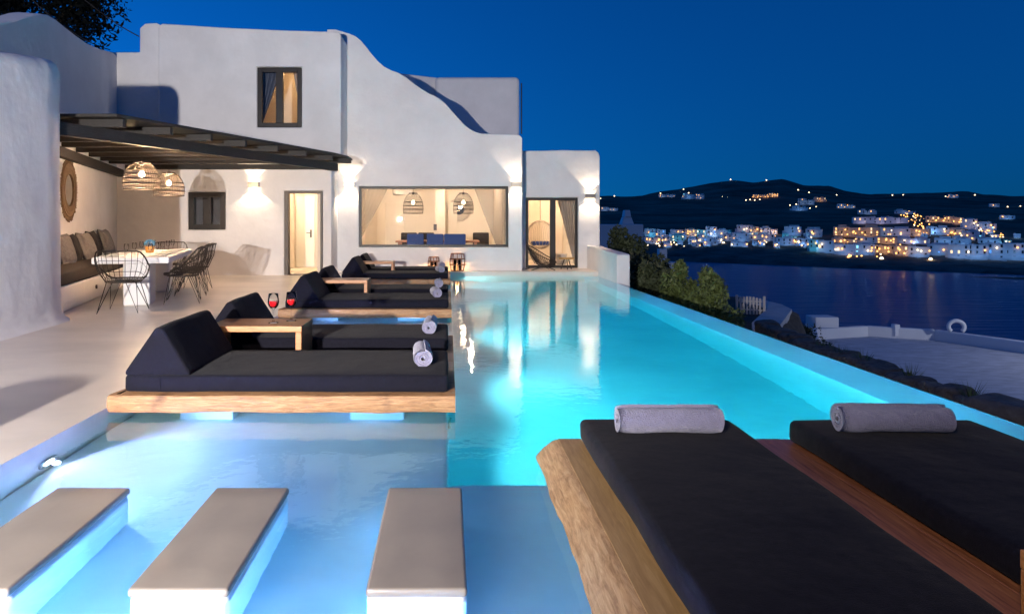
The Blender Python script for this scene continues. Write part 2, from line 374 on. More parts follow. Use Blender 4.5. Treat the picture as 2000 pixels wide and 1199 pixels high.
# the long left wall of the dining corner
A0 = Vector((-5.75, 8.0)); A1 = Vector((-8.05, 16.6)); LD = (A1 - A0); LL = LD.length; LD = LD / LL; LN = Vector((LD.y, -LD.x)); LRZ = math.atan2(LD.y, LD.x)
def on_left(u, v):
    k = (u - CX) / F; t = (k * A0.y - A0.x) / (LD.x - k * LD.y); Y = A0.y + LD.y * t; return t, PZ(v, Y)
prof = [on_left(*p) for p in [(-60, 52), (0, 45), (30, 40), (50, 34), (66, 29), (80, 27.5), (95, 30), (110, 39), (128, 54), (150, 71), (170, 85), (195, 96), (222, 103)]]
o = obj('left_wall', prism([(0, -.3), (LL + .1, -.3), (LL + .1, prof[-1][1])] + prof[::-1] + [(0, prof[0][1])], [], .0, .35), 'plaster', VILLA, bevel=.04, seg=3)
o.location = (A0.x, A0.y - 17, 0); o.rotation_euler = (0, 0, LRZ)
def lw(s, off, z=0):                                    # a point s along the left wall, off metres in front of it
    p = A0 + LD * s + LN * off; return Vector((p.x, p.y, z))

# free-standing rounded wall end in the left foreground
def left_wall_end():
    W = empty('boundary_wall', (-6, 8, 0), label='thick rounded white wall end at the left edge of the terrace', cat='wall')
    plan = [(-4.76, 3.2), (-4.78, 5), (-4.83, 6.5), (-4.90, 7.6), (-4.94, 8.4), (-4.98, 8.76), (-5.08, 8.95), (-5.26, 9.05), (-5.7, 9.09), (-7, 9.1), (-9, 9.1), (-9, 3.2)]
    rows = [(-.03, .17), (.0, .11), (.04, .06), (.10, .025), (.2, .005), (.6, 0), (1.2, .0), (1.8, -.005), (2.4, -.01), (2.85, -.012), (3.02, -.02), (3.10, -.05), (3.155, -.11), (3.18, -.20)]
    n = len(plan); vs = []; fs = []
    c = Vector((-6.8, 6.4))
    def off(i, d):
        p = Vector(plan[i]); a = Vector(plan[i - 1]); b = Vector(plan[(i + 1) % n]); t = (b - a).normalized(); nn = Vector((t.y, -t.x)); return p + nn * d
    for z, d in rows:
        for i in range(n):
            q = off(i, d); k = max(0, min(1, z / 3.18)); top = z + k * .16 * (q.y - 7.6) * (1 if q.y < 9 else 1)
            wob = noise.noise(Vector((q.y * .9, z * .9, 3))) * .025
            vs.append((q.x + 6 + wob, q.y - 8, top))
    for r in range(len(rows) - 1):
        for i in range(n): fs.append((r * n + i, r * n + (i + 1) % n, (r + 1) * n + (i + 1) % n, (r + 1) * n + i))
    fs.append(tuple((len(rows) - 1) * n + i for i in range(n)))
    me = bpy.data.meshes.new('wall_body'); me.from_pydata(vs, [], fs); me.update()
    obj('wall_body', me, 'plaster', W, smooth=True)
    s = MB(); s.lathe([(0, .0), (.034, .0), (.036, .006), (.024, .008), (.022, .002), (0, .002)], 20)
    p = obj('vent_cap', s.mesh('vent_cap'), 'metal', W, loc=(-4.932 + 6, .12, .245)); p.rotation_euler = (0, radians(90), 0)
left_wall_end()

# low wall closing the far right end of the pool
LWL = empty('low_wall', (3.9, 16.5, 0), label='low white wall at the far end of the infinity edge', cat='wall')
xw0 = PO - .02
me = prism([(-1.25, -1.2), (2.5, -1.2), (2.5, .66), (1.3, .655), (0.2, .615), (-1.18, .575), (-1.25, .55)], [], 0, .30)
o = obj('wall_body', me, 'plaster', LWL, bevel=.03, seg=3); o.rotation_euler = (0, 0, radians(90)); o.location = (xw0 + .3 - 3.9 + .03, 0, 0)

# ------------------------------------------------------------ windows and doors
def window(name, x0, x1, z0, z1, y, fw, cols, depth=.08, sash=0, inset=.05, backs=None, pane='pane', m='dark_frame'):
    """frame is the part, panes its sub-parts"""
    f = MB(); e = .004
    f.box(x0 + e, x0 + fw, y + inset, y + inset + depth, z0 + e, z1 - e); f.box(x1 - fw, x1 - e, y + inset, y + inset + depth, z0 + e, z1 - e)
    f.box(x0 + fw, x1 - fw, y + inset, y + inset + depth, z1 - fw, z1 - e); f.box(x0 + fw, x1 - fw, y + inset, y + inset + depth, z0 + e, z0 + fw)
    xs = [x0 + fw] + [v for c in cols for v in (c - sash / 2, c + sash / 2)] + [x1 - fw]
    for c in cols: f.box(c - sash / 2, c + sash / 2, y + inset - .012, y + inset + depth, z0 + fw, z1 - fw)
    fr = vp(f, name, m, bevel=.006)
    for i in range(0, len(xs), 2):
        MB().box(xs[i] - .006, xs[i + 1] + .006, y + inset + .035, y + inset + .045, z0 + fw - .006, z1 - fw + .006).build('pane', pane, fr)
    return fr
window('upper_window', *uw, YU, .11, [(uw[0] + uw[1]) / 2], sash=.17, inset=.02)
window('small_window', *win_s, YL, .13, [(win_s[0] + win_s[1]) / 2], sash=.19, inset=.015)
window('picture_window', *bw, YM, .065, [], inset=.04)
window('glazed_door', *dr, YA, .075, [(dr[0] + dr[1]) / 2 + .03], sash=.15, inset=.04)
vp(MB().box(uw[0] - .02, uw[1] + .02, YU - .05, YU + .1, uw[3] + .003, uw[3] + .035), 'window_hood', 'plaster', bevel=.01)
vp(MB().box(bw[0] - .05, bw[1] + .05, YM - .035, YM + .12, bw[2] - .04, bw[2] - .003), 'window_sill', 'plaster', bevel=.008)
f = MB(); e = .004; x0, x1, z0, z1 = door_l
f.box(x0 + e, x0 + .10, YL - .015, YL + .2, -.0, z1 - e); f.box(x1 - .055, x1 - e, YL - .015, YL + .2, -.0, z1 - e); f.box(x0 + .10, x1 - .055, YL - .015, YL + .2, z1 - .06, z1 - e); f.box(x0 + .10, x1 - .055, YL, YL + .2, -.003, .02)
vp(f, 'door_frame', 'frame_side', bevel=.008)

# ------------------------------------------------------------ rooms behind the openings
def room(x0, x1, y0, y1, z0, z1, m='plaster_in', t=.12):
    b = MB(); b.box(x0 - t, x0, y0, y1 + t, z0 - t, z1 + t); b.box(x1, x1 + t, y0, y1 + t, z0 - t, z1 + t); b.box(x0 - .001, x1 + .001, y1, y1 + t - .002, z0 - t + .002, z1 + t - .002)
    b.box(x0 - .001, x1 + .001, y0 + .001, y1 + .001, z1, z1 + t - .004); b.box(x0 - .001, x1 + .001, y0 + .001, y1 + .001, z0 - t + .004, z0)
    return vp(b, 'room_interior', m)
room(-2.75, 1.5, YM + .355, 22.6, .012, 2.75)
room(-4.35, -2.95 - .3, YL + .355, 19.4, .012, 2.5)
room(1.98, 3.85, YA + .355, 22.4, .012, 2.8)
room(-6.2, -3.1, YU + .36, 19, 3.3, 5.4)
room(win_s[0] - .3, win_s[1] + .25, YL + .36, 17.3, .9, 2.3)
# corridor behind the open doorway: inner door, handle, picture
cd_ = vp(MB().box(-4.30, -3.78, 19.33, 19.39, .02, 2.02), 'inner_door', 'white_ceramic', bevel=.01)
h = MB(); h.box(-3.90, -3.86, 19.30, 19.328, .86, 1.08); h.beam((-3.88, 19.28, .99), (-4.0, 19.28, .99), .022, .022); h.build('door_handle', 'dark_metal', cd_)
pf = MB().box(-3.285, -3.255, 17.9, 18.7, 1.0, 1.9).build('wall_picture', 'picture', label='dark framed picture on the corridor wall inside the doorway', cat='picture')
# recesses in the living-room back wall
for x, zt in ((-2.35, 1.95), (-1.75, 1.95), (.0, 1.95)):
    vp(MB().box(x, x + .30, 22.50, 22.598, .3, zt), 'wall_niche', 'plaster_in', bevel=.01)
vp(MB().box(-.40, -.10, 21.4, 22.598, .013, 2.745), 'room_pier', 'plaster_in')

def curtain(x0, x1, y, z0, z1, tie_u, label, amp=.05, waves=9, m='curtain'):
    """a sheer curtain gathered to one side: hem width shrinks from top to tie"""
    nx, nz = waves * 8, 14; vs = []; fs = []
    for j in range(nz + 1):
        t = j / nz; z = z1 + (z0 - z1) * t; k = t ** 1.1
        a = x0 + (tie_u - x0) * k if x0 < x1 and tie_u > x0 and tie_u >= (x0 + x1) / 2 else x0
        b = x1 + (tie_u - x1) * k if tie_u < (x0 + x1) / 2 else x1
        for i in range(nx + 1):
            s = i / nx; vs.append((a + (b - a) * s, y + amp * sin(s * waves * 2 * pi + t * .6), z))
    for j in range(nz):
        for i in range(nx): q = j * (nx + 1) + i; fs.append((q, q + 1, q + nx + 2, q + nx + 1))
    me = bpy.data.meshes.new('curtain'); me.from_pydata(vs, [], fs); me.update()
    o = obj('curtain', me, m, smooth=True, label=label, cat='curtain')
    s = o.modifiers.new('thick', 'SOLIDIFY'); s.thickness = .004
    return o
cm = bpy.data.materials.new('sheer'); cm.use_nodes = True; MATS['sheer'] = cm
n_ = cm.node_tree.nodes; n_.clear(); l_ = cm.node_tree.links
df = n_.new('ShaderNodeBsdfDiffuse'); df.inputs[0].default_value = (.74, .71, .68, 1); tl = n_.new('ShaderNodeBsdfTranslucent'); tl.inputs[0].default_value = (.6, .55, .5, 1)
tp = n_.new('ShaderNodeBsdfTransparent'); m1 = n_.new('ShaderNodeMixShader'); m2 = n_.new('ShaderNodeMixShader'); oo = n_.new('ShaderNodeOutputMaterial'); m2.inputs[0].default_value = .66
l_.new(df.outputs[0], m1.inputs[1]); l_.new(tl.outputs[0], m1.inputs[2]); l_.new(m1.outputs[0], m2.inputs[1]); l_.new(tp.outputs[0], m2.inputs[2]); l_.new(m2.outputs[0], oo.inputs[0])
curtain(-2.7, -1.40, 18.35, .35, 2.7, -2.62, 'sheer curtain gathered at the left of the wide window', m='sheer')
curtain(.55, 1.48, 18.35, .35, 2.7, 1.42, 'sheer curtain gathered at the right of the wide window', m='sheer')
curtain(3.02, 3.75, 19.95, .05, 2.75, 3.7, 'pale curtain hanging inside the glazed annex door', m='curtain', waves=6)
curtain(-4.75, -4.10, 16.98, 3.4, 5.3, -4.75, 'added curtain coloured as reflected sky behind the left half of the upper window', waves=5, m='reflected_sky_blue')  # added curtain, its blue imitates sky reflected in the pane
curtain(-3.92, -3.5, 17.15, 3.4, 5.3, -3.6, 'grey curtain behind the right half of the upper window', waves=5)
vp(MB().box(win_s[0] - .02, win_s[1] + .02, YL + .3, YL + .34, win_s[2] - .02, win_s[3] + .02), 'shutter_panel', 'dark_pane_back')

# room lamps (hidden ceiling lamps that make the rooms glow)
def ceiling_lamp(loc, power, color, label, r=.035):
    t = empty('ceiling_lamp', loc, label=label, cat='lamp')
    MB().lathe([(0, 0), (.10, 0), (.10, -.03), (.085, -.035), (0, -.035)], 20).build('lamp_body', 'white_ceramic', t)
    point((0, 0, -.16), power, color, r, parent=t)
ceiling_lamp((-1.6, 20.6, 2.745), 100, (1, .77, .54), 'round ceiling lamp in the left half of the living room')
ceiling_lamp((.7, 20.6, 2.745), 100, (1, .77, .54), 'round ceiling lamp in the right half of the living room')
ceiling_lamp((-3.8, 18.0, 2.495), 110, (1, .74, .47), 'round ceiling lamp in the corridor behind the open doorway')
ceiling_lamp((2.9, 20.9, 2.795), 130, (1, .68, .40), 'round ceiling lamp in the annex room')
ceiling_lamp((-3.7, 18.3, 5.395), 30, (1, .60, .26), 'round ceiling lamp in the upper bedroom')

# ------------------------------------------------------------ pergola over the dining corner
PA = Vector((-5.12, 9.02, 2.50)); PBm = Vector((-2.62, 15.75, 2.55))
def pergola():
    R = empty('pergola', (-5, 12, 2.4), label='dark timber pergola roof over the outdoor dining corner', cat='pergola')
    def part(mb, name): o = mb.build(name, 'pergola_wood', R, bevel=.008); o.location = (5, -12, -2.4); return o
    d = (PBm - PA).normalized()
    part(MB().beam(PA - d * .05, PBm + d * .06, .13, .17), 'front_beam')
    wb0 = lw(.9, .10, 2.47); wb1 = lw(LL - .02, .10, 2.47)
    part(MB().beam(wb0, wb1, .13, .17), 'wall_beam')
    part(MB().beam((-7.8, YL - .08, 2.62), (-2.75, YL - .08, 2.62), .10, .12), 'ledger')
    for Y in (9.55, 10.40, 11.25, 12.10, 13.02, 13.95, 14.93, 15.72):
        t = (Y - PA.y) / (PBm.y - PA.y); xb = PA.x + (PBm.x - PA.x) * t; xl = A0.x + (A1.x - A0.x) * (Y - A0.y) / (A1.y - A0.y) + .02
        zb = PA.z + (PBm.z - PA.z) * t + .085 + .062
        part(MB().beam((xl, Y, zb - .01), (xb + .40, Y, zb), .11, .115), 'rafter')
    def top(Y): t = (Y - PA.y) / (PBm.y - PA.y); return PA.z + (PBm.z - PA.z) * t + .085 + .125
    ys = [9.35, 10.4, 11.25, 12.1, 13.0, 13.95, 14.9, 15.7, 16.44]
    for i in range(len(ys) - 1):                      # roof boards between the rafters
        y0, y1 = ys[i] + .004, ys[i + 1] - .004; vs = []
        for y in (y0, y1):
            t = (y - PA.y) / (PBm.y - PA.y); xb = min(PA.x + (PBm.x - PA.x) * t + .46, -2.3); xl = A0.x + (A1.x - A0.x) * (y - A0.y) / (A1.y - A0.y) + .02
            for z in (top(y), top(y) + .045): vs += [(xl, y, z), (xb, y, z)]
        part(MB().add(vs, [(0, 1, 3, 2), (4, 6, 7, 5), (0, 4, 5, 1), (2, 3, 7, 6), (0, 2, 6, 4), (1, 5, 7, 3)]), 'roof_board')
pergola()

# ------------------------------------------------------------ wall lamps
def wall_lamp(x, y, z, label, p=1.0):
    t = empty('wall_lamp', (x, y, z), label=label, cat='wall lamp', group='up-and-down wall lamps on the villa')
    b = MB(); w_, h_, d_, k = .13, .055, .13, .012
    b.box(-w_, w_, -d_, -d_ + k, -h_, h_); b.box(-w_, w_, -k, 0, -h_, h_); b.box(-w_, -w_ + k, -d_ + k, -k, -h_, h_); b.box(w_ - k, w_, -d_ + k, -k, -h_, h_)
    b.build('lamp_body', 'metal', t, bevel=.004)
    MB().box(-w_ + .03, w_ - .03, -d_ + .03, -.03, -.012, .012).build('lens', 'bulb', t)
    spot((0, -.075, h_ + .015), (0, 0.0, 1), 58 * p, (1, .74, .49), 88, .06, .012, parent=t)
    spot((0, -.075, -h_ - .015), (0, 0.0, -1), 66 * p, (1, .76, .52), 107, .06, .012, parent=t)
wall_lamp(PX(497, YL), YL, PZ(361, YL), 'bronze up-and-down wall lamp between the small window and the doorway')
wall_lamp(PX(683, YM), YM, PZ(361, YM), 'bronze up-and-down wall lamp left of the wide window')
wall_lamp(PX(1008, YM), YM, PZ(361, YM), 'bronze up-and-down wall lamp right of the wide window')
wall_lamp(PX(1152, YA), YA, PZ(383, YA), 'bronze up-and-down wall lamp right of the glazed annex door')

# ------------------------------------------------------------ underwater lamps
def pool_lamp(loc, aim, power, color, label, size=150):
    t = empty('pool_lamp', loc, label=label, cat='pool lamp', group='round underwater lamps in the pool walls')
    q = Vector(aim).to_track_quat('Z', 'Y').to_euler()
    a = MB().lathe([(0, 0.004), (.065, .004), (.068, .008), (.085, .012), (.09, 0)], 24).build('lamp_ring', 'metal', t); a.rotation_euler = q
    b = MB().lathe([(0, .010), (.048, .008)], 24).build('lens', 'pool_lens', t); b.rotation_euler = q
    spot(Vector(aim).normalized() * .05, aim, power, color, size, .6, .02, parent=t)
LAV = (.52, .44, 1.0); CYAN = (.62, .90, 1.0)
pool_lamp((PL + .004, 3.95, -.26), (1, -.05, -.12), 440, LAV, 'underwater lamp in the terrace-side wall beside the nearest sunbeds')
pool_lamp((PL + .004, 8.35, -.26), (1, 0, -.1), 440, LAV, 'underwater lamp between the nearest and the middle sunbeds')
pool_lamp((PL + .004, 12.9, -.26), (1, 0, -.1), 440, LAV, 'underwater lamp between the middle and the farthest sunbeds')
pool_lamp((PL + .004, 1.3, -.26), (1, .35, -.1), 440, LAV, 'underwater lamp below the nearest corner of the terrace')
pool_lamp((-1.32, PF + .006, -.26), (0, 1, -.1), 440, LAV, 'underwater lamp facing the gap between the two left stepping stones')
pool_lamp((.30, PF + .006, -.26), (.05, 1, -.1), 440, LAV, 'underwater lamp facing the gap between the right stepping stone and the foreground sunbeds')
pool_lamp((-.45, PF + .006, -.26), (.1, 1, -.1), 440, LAV, 'underwater lamp facing the gap beside the right stepping stone')
for y, lb in ((5.1, 'under the near end of the nearest sunbeds'), (6.9, 'under the far end of the nearest sunbeds'), (9.6, 'under the near end of the middle sunbeds'), (12.3, 'just beyond the middle sunbeds'), (16.4, 'near the far end of the pool')):
    pool_lamp((.008, y, -.62), (1, 0, -.05), 180, CYAN, 'underwater lamp in the shelf wall ' + lb)
pool_lamp((2.2, DF + .008, -.75), (0, 1, -.05), 160, CYAN, 'underwater lamp below the foreground sunbeds')

# ============================================================ FURNITURE
MB().box(-2.83, 3.94, PB + .012, 24, -.01, .05).build('back_ledge', 'deck', kind='structure', bevel=.015, label='raised cement ledge along the far end of the pool')

def live_slab(name, parent, L, width, zt, zb, m, seed, axis='x', taper=(0, 0), amp=.013):
    """slab lying along +axis from 0 to L, its natural edge at 0 facing -across, width going inwards"""
    n = 64; vs = []; fs = []
    cs = [(width, zt), (.035, zt), (.008, zt - .007), (-.004, zt - .04), (-.006, zt - .085), (.010, zb), (width, zb)] if axis == 'x' else [(width, zt), (.09, zt), (.060, zt - .010), (.010, zt - .050), (-.025, zt - .095), (.0, zb), (width, zb)]
    c = len(cs)
    for i in range(n + 1):
        t = i / n; s = L * t
        for k, (o, z) in enumerate(cs):
            e = 0; dz = 0
            if 1 <= k <= 5:
                e = noise.noise(Vector((s * 2.1, seed, k * .15))) * amp + noise.noise(Vector((s * 9, seed + 3, k * 1.7))) * amp * .45
                if k >= 5: dz = noise.noise(Vector((s * 3, seed + 9, 1))) * .012
            sx = s + (taper[0] * (1 - t) * (o / width) if i < 2 else 0) + (taper[1] * t * (o / width) if i > n - 2 else 0)
            vs.append((sx, o + e, z + dz) if axis == 'x' else (o + e, sx, z + dz))
    for i in range(n):
        for k in range(c):
            a = i * c + k; b = i * c + (k + 1) % c; fs.append((a, b, b + c, a + c))
    fs.append(tuple(range(c))); fs.append(tuple(n * c + k for k in range(c))[::-1])
    me = bpy.data.meshes.new(name); me.from_pydata(vs, [], fs); me.update()
    bm = bmesh.new(); bm.from_mesh(me); bmesh.ops.recalc_face_normals(bm, faces=bm.faces); bm.to_mesh(me); bm.free()
    o = obj(name, me, m, parent, smooth=True)
    if hasattr(me, 'set_sharp_from_angle'): me.set_sharp_from_angle(angle=radians(40))
    return o

def towel_mesh(R, L, seed, turns=3.2):
    n = int(turns * 30); th = .020; r0 = .003; pts = []
    pitch = (R - th - r0) / turns
    rr = random.Random(seed)
    for i in range(n + 1):
        a = i / n * turns * 2 * pi; r = r0 + pitch * i / n * turns; pts.append((a, r))
    vs = []; fs = []; m = 14
    for i, (a, r) in enumerate(pts):
        for k in range(m + 1):
            y = -L / 2 + L * k / m + (.010 * noise.noise(Vector((a * .5, seed, k))) if k in (0, m) else 0)
            e = (.006 if i > n - 28 else .002) * noise.noise(Vector((a * .8, y * 9, seed)))
            rnd_end = 1 - (.05 if k in (0, m) else 0)
            for q in (0, 1):
                rad = (r + e + (th * .93 if q else 0)) * (rnd_end if i > n - 32 else 1)
                x = rad * cos(a); z = rad * sin(a) * .95
                vs.append((x, y, z))
    w_ = (m + 1) * 2
    for i in range(n):
        for k in range(m):
            for q in (0, 1):
                a = i * w_ + k * 2 + q; b = a + w_; f = (a, b, b + 2, a + 2); fs.append(f if q else f[::-1])
        for k in (0, m):
            a = i * w_ + k * 2; b = a + w_; f = (a, a + 1, b + 1, b); fs.append(f if k == 0 else f[::-1])
    for i in (0, n):
        for k in range(m):
            a = i * w_ + k * 2; f = (a, a + 1, a + 3, a + 2); fs.append(f[::-1] if i == 0 else f)
    me = bpy.data.meshes.new('towel'); me.from_pydata(vs, [], fs); me.update()
    for p in me.polygons: p.use_smooth = True
    zmin = min(v[2] for v in vs)
    return me, -zmin
def towel(x, y, z, rz, R, L, seed, label):
    me, up = towel_mesh(R, L, seed)
    o = obj('rolled_towel', me, 'towel', loc=(x, y, z + up - .006), rz=rz, label=label, cat='towel', group='rolled grey towels on the sunbeds')
    return o

PT = .084; MT = .118; ML = 2.24; MWd = .98
def wedge_mesh(ln):
    n = 10; prof = [(0, 0), (.45, 0), (.44, .03), (.262, .318), (.235, .335), (.205, .325), (.0, .03)]
    vs = []; fs = []; c = len(prof)
    for i in range(n + 1):
        y = ln * i / n
        for k, (x, z) in enumerate(prof):
            b = sin(pi * i / n); e = noise.noise(Vector((x * 5, y * 3, z * 6))) * .010
            vs.append((x + (e if z > .01 else 0), y, z + (e + .008 * b if z > .2 else 0)))
    for i in range(n):
        for k in range(c): a = i * c + k; b = i * c + (k + 1) % c; fs.append((a, b, b + c, a + c))
    fs.append(tuple(range(c))); fs.append(tuple(n * c + k for k in range(c)))
    me = bpy.data.meshes.new('wedge'); me.from_pydata(vs, [], fs); me.update()
    bm = bmesh.new(); bm.from_mesh(me); bmesh.ops.recalc_face_normals(bm, faces=bm.faces); bm.to_mesh(me); bm.free()
    return me
def side_table(loc, L, D, top, rz, label, axis='x'):
    t = empty('side_table', loc, rz, label=label, cat='table', group='low teak tables between the sunbeds')
    MB().box(0, L, 0, D, top - .05, top).build('table_top', 'teak', t, bevel=.004)
    MB().box(L - .052, L - .001, .001, D - .001, 0, top - .0505).build('leg', 'teak', t, bevel=.004)
    MB().box(.001, .052, .001, D - .001, 0, top - .0505).build('leg', 'teak', t, bevel=.004)
    return t
def sunbed_set(Yf, who, seed, thick=True):
    base = empty('sunbed_platform', (PL, Yf, 0), label='live-edge timber platform carrying the %s pair of sunbeds' % who, cat='platform', group='timber sunbed platforms standing in the pool')
    L = 2.37
    live_slab('edge_slab', base, L, .40, PT, -.035, 'live_edge', seed, taper=(.07, 0))
    for i, (y0, y1) in enumerate(((.403, .78), (.783, 1.16), (1.163, 1.54), (1.543, 1.92))):
        MB().box(.06, L, y0, y1, -.03, PT - .002 * (i % 2)).build('plank', 'red_wood' if y0 < 1.54 and y0 > .78 else 'live_edge', base, bevel=.004)
    o = live_slab('edge_slab', base, L, .60, PT, -.035, 'live_edge', seed + 11, taper=(0, 0)); o.rotation_euler = (0, 0, 0)
    o.scale = (1, -1, 1); o.location = (0, 2.525, 0)
    for x in (PX(350, 4.9), PX(683, 4.9)):
        for y in (.14, 1.95): MB().box(x - PL, x - PL + .39, y + .12, y + .47, SHELF + .001, -.036).build('pier', 'basin', base, bevel=.015)
    for k, (y0, wd, pos) in enumerate(((.07, .98, 'front'), (1.60, .90, 'rear'))):
        m = obj('mattress', rbox(ML, wd, MT, .028, 3, 18, 8, 1, .009, seed + k, .010), 'fabric', loc=(PL + .08 + ML / 2, Yf + y0 + wd / 2, PT + .001), label='long black sunbed mattress, %s one of the %s pair' % (pos, who), cat='mattress', group='black mattresses on the sunbed platforms')
        MB().tube([(-ML / 2 + .25, -wd / 2 - .001, .01), (-ML / 2 + .25 + .006, -wd / 2 - .003, .06), (-ML / 2 + .25, -wd / 2 - .001, MT - .012)], .0035, 5).build('seam', 'fabric', m)
        wo = obj('backrest_wedge', wedge_mesh(wd - .02), 'fabric', loc=(PL + .085, Yf + y0 + .01, PT + MT - .001), smooth=False, bevel=.02, seg=3, ang=25, label='black wedge backrest on the %s mattress of the %s pair' % (pos, who), cat='backrest', group='black wedge backrests of the sunbeds')
        towel(-.20 + .02 * k - (.0 if Yf < 6 else -.02), Yf + y0 + .49 - .05 * k, PT + MT + .002, radians(3 - 5 * k + seed), .079, .44, seed * 3 + k, 'rolled grey towel at the foot of the %s mattress of the %s pair' % (pos, who))
    side_table((-2.02, Yf + 1.09, PT + .001), .79, .47, .305, 0, 'low teak table between the %s pair of sunbeds' % who)
sunbed_set(4.64, 'nearest left', 1); sunbed_set(9.32, 'middle', 4); sunbed_set(14.3, 'farthest', 8)

# foreground pair, lying along the view
def foreground_beds():
    Y1, Y0 = 3.70, .70; L = Y1 - Y0
    base = empty('sunbed_platform', (.495, Y0, 0), label='live-edge timber platform carrying the foreground pair of sunbeds', cat='platform', group='timber sunbed platforms standing in the pool')
    live_slab('edge_slab', base, L, .30, PT, -.05, 'live_edge_y', 21, axis='y', taper=(0, -.02), amp=.018)
    # the flat golden top board beside the natural edge
    MB().box(.10, .298, .001, L - .004, PT + .0005, PT + .004).build('top_board', 'gold_wood_y', base, bevel=.002)
    for i, (x0, x1) in enumerate(((.303, .89), (.893, 1.30), (1.303, 1.70), (1.703, 2.24))):
        MB().box(x0, x1, .0, L, -.03, PT + (.003 if i == 1 else 0)).build('plank', 'red_wood_y', base, bevel=.004)
    o = live_slab('edge_slab', base, L, .30, PT, -.05, 'live_edge_y', 25, axis='y'); o.scale = (-1, 1, 1); o.location = (2.54, 0, 0)
    for x in (.35, 1.75):
        for y in (.5, 2.3): MB().box(x, x + .38, y, y + .36, SHELF, -.052).build('pier', 'basin', base, bevel=.015)
    for k, (x0, wd, pos) in enumerate(((.705, .80, 'left'), (1.82, .98, 'right'))):
        ln = L - .05
        obj('mattress', rbox(wd, ln, MT, .032, 4, 8, 22, 1, .010, 30 + k, .012), 'fabric', loc=(x0 + wd / 2, Y0 + .01 + ln / 2, PT + .005), label='black sunbed mattress in the right foreground, %s one of the pair' % pos, cat='mattress', group='black mattresses on the sunbed platforms')
        wo = obj('backrest_wedge', wedge_mesh(wd - .02), 'fabric', loc=(x0 + wd - .01, Y0 + .015, PT + MT + .004), bevel=.02, seg=3, ang=25, label='black wedge backrest of the %s foreground sunbed' % pos, cat='backrest', group='black wedge backrests of the sunbeds')
        wo.rotation_euler = (0, 0, radians(90))
    towel(1.095, 3.39, PT + MT + .016, radians(90.5), .077, .51, 41, 'big rolled grey towel on the left foreground sunbed')
    towel(2.215, 3.40, PT + MT + .016, radians(88), .079, .54, 45, 'big rolled grey towel on the right foreground sunbed')
    t = side_table((1.807, 1.0, PT + .005), .80, .30, .305, 0, 'low teak table between the foreground pair of sunbeds'); t.rotation_euler = (0, 0, radians(90))
foreground_beds()

# stepping stones
for x, lb in ((-1.705, 'leftmost'), (-.94, 'middle'), (-.11, 'rightmost')):
    s = empty('stepping_stone', (x, 2.83, SHELF), label='%s of the three white stepping blocks with taupe tops in the shallow pool' % lb, cat='stepping stone', group='stepping blocks in the shallow pool')
    obj('block', rbox(.352, .92, .336, .035, 4, 3, 6, 3), 'basin', s, loc=(0, 0, -.004))
    obj('cap', rbox(.354, .922, .034, .014, 4, 3, 6, 1, .0015, x), 'stone_top', s, loc=(0, 0, .3185))

# wine glasses on the nearest table
def wine_glass(x, y, z, label):
    t = empty('wine_glass', (x, y, z), label=label, cat='wine glass', group='wine glasses on the nearest low table'); t.scale = (1.22, 1.22, 1.25)
    prof = [(0, .002), (.036, .002), (.035, .005), (.008, .011), (.0042, .03), (.004, .085), (.008, .098), (.022, .106), (.034, .122), (.039, .142), (.038, .165), (.033, .205), (.0322, .205), (.0372, .165), (.0382, .142), (.033, .123), (.021, .108), (0, .104)]
    MB().lathe(prof, 28).build('glass', 'glass_thin', t, smooth=True)
    MB().lathe([(0, .1055), (.0205, .1095), (.0322, .124), (.0370, .142), (.0370, .1535), (0, .1535)], 28).build('red_wine', 'wine', t, smooth=False)
gm = bpy.data.materials.new('glass_clear'); gm.use_nodes = True; MATS['glass_clear'] = gm
b_ = gm.node_tree.nodes['Principled BSDF']; b_.inputs['Transmission Weight'].default_value = 1; b_.inputs['Roughness'].default_value = .0; b_.inputs['IOR'].default_value = 1.25; b_.inputs['Base Color'].default_value = (1, 1, 1, 1)
b_ = MATS['wine'].node_tree.nodes['Principled BSDF']; b_.inputs['Transmission Weight'].default_value = .15; b_.inputs['IOR'].default_value = 1.2
p1 = P(534, 631, .39); p2 = P(569, 627, .39)
wine_glass(p1.x, p1.y, PT + .306, 'glass of red wine on the nearest low table, left one')
wine_glass(p2.x, p2.y, PT + .306, 'glass of red wine on the nearest low table, right one')

# ------------------------------------------------------------ dining corner
TRZ = LRZ - pi / 2
TB = Vector((-4.70, 10.1))
def tl(x, y, z=0):
    p = TB + LN * x + LD * y; return Vector((p.x, p.y, z))
tb = empty('dining_table', tl(0, 1.65), TRZ, label='long white plastered dining table under the pergola', cat='table')
MB().box(-.53, .53, -1.65, 1.65, .655, .75).build('table_top', 'plaster', tb, bevel=.02, seg=3)
MB().box(-.16, .22, -1.35, -.75, .0, .654).build('pedestal', 'plaster', tb, bevel=.03, seg=3)
MB().box(-.16, .22, .75, 1.35, .0, .654).build('pedestal', 'plaster', tb, bevel=.03, seg=3)
bn = empty('bench', lw(1.3, 0), LRZ, label='built-in white bench with long dark seat cushion along the left wall', cat='bench')
bl = LL - 1.3 - .03
MB().box(0, bl, -.75, -.004, 0, .37).build('bench_base', 'plaster', bn, bevel=.03, seg=3)
o = obj('seat_cushion', rbox(bl - .04, .74, .19, .04, 3, 14, 5, 1, .012, 2, .02), 'seat_cover', bn, loc=(bl / 2, -.385, .371))
MB().lathe([(0, 0), (.035, 0), (.035, .02), (0, .022)], 14).build('socket', 'dark_metal', bn).location = (2.0, -.756, .2)
bn.children[-1].rotation_euler = (radians(90), 0, 0)
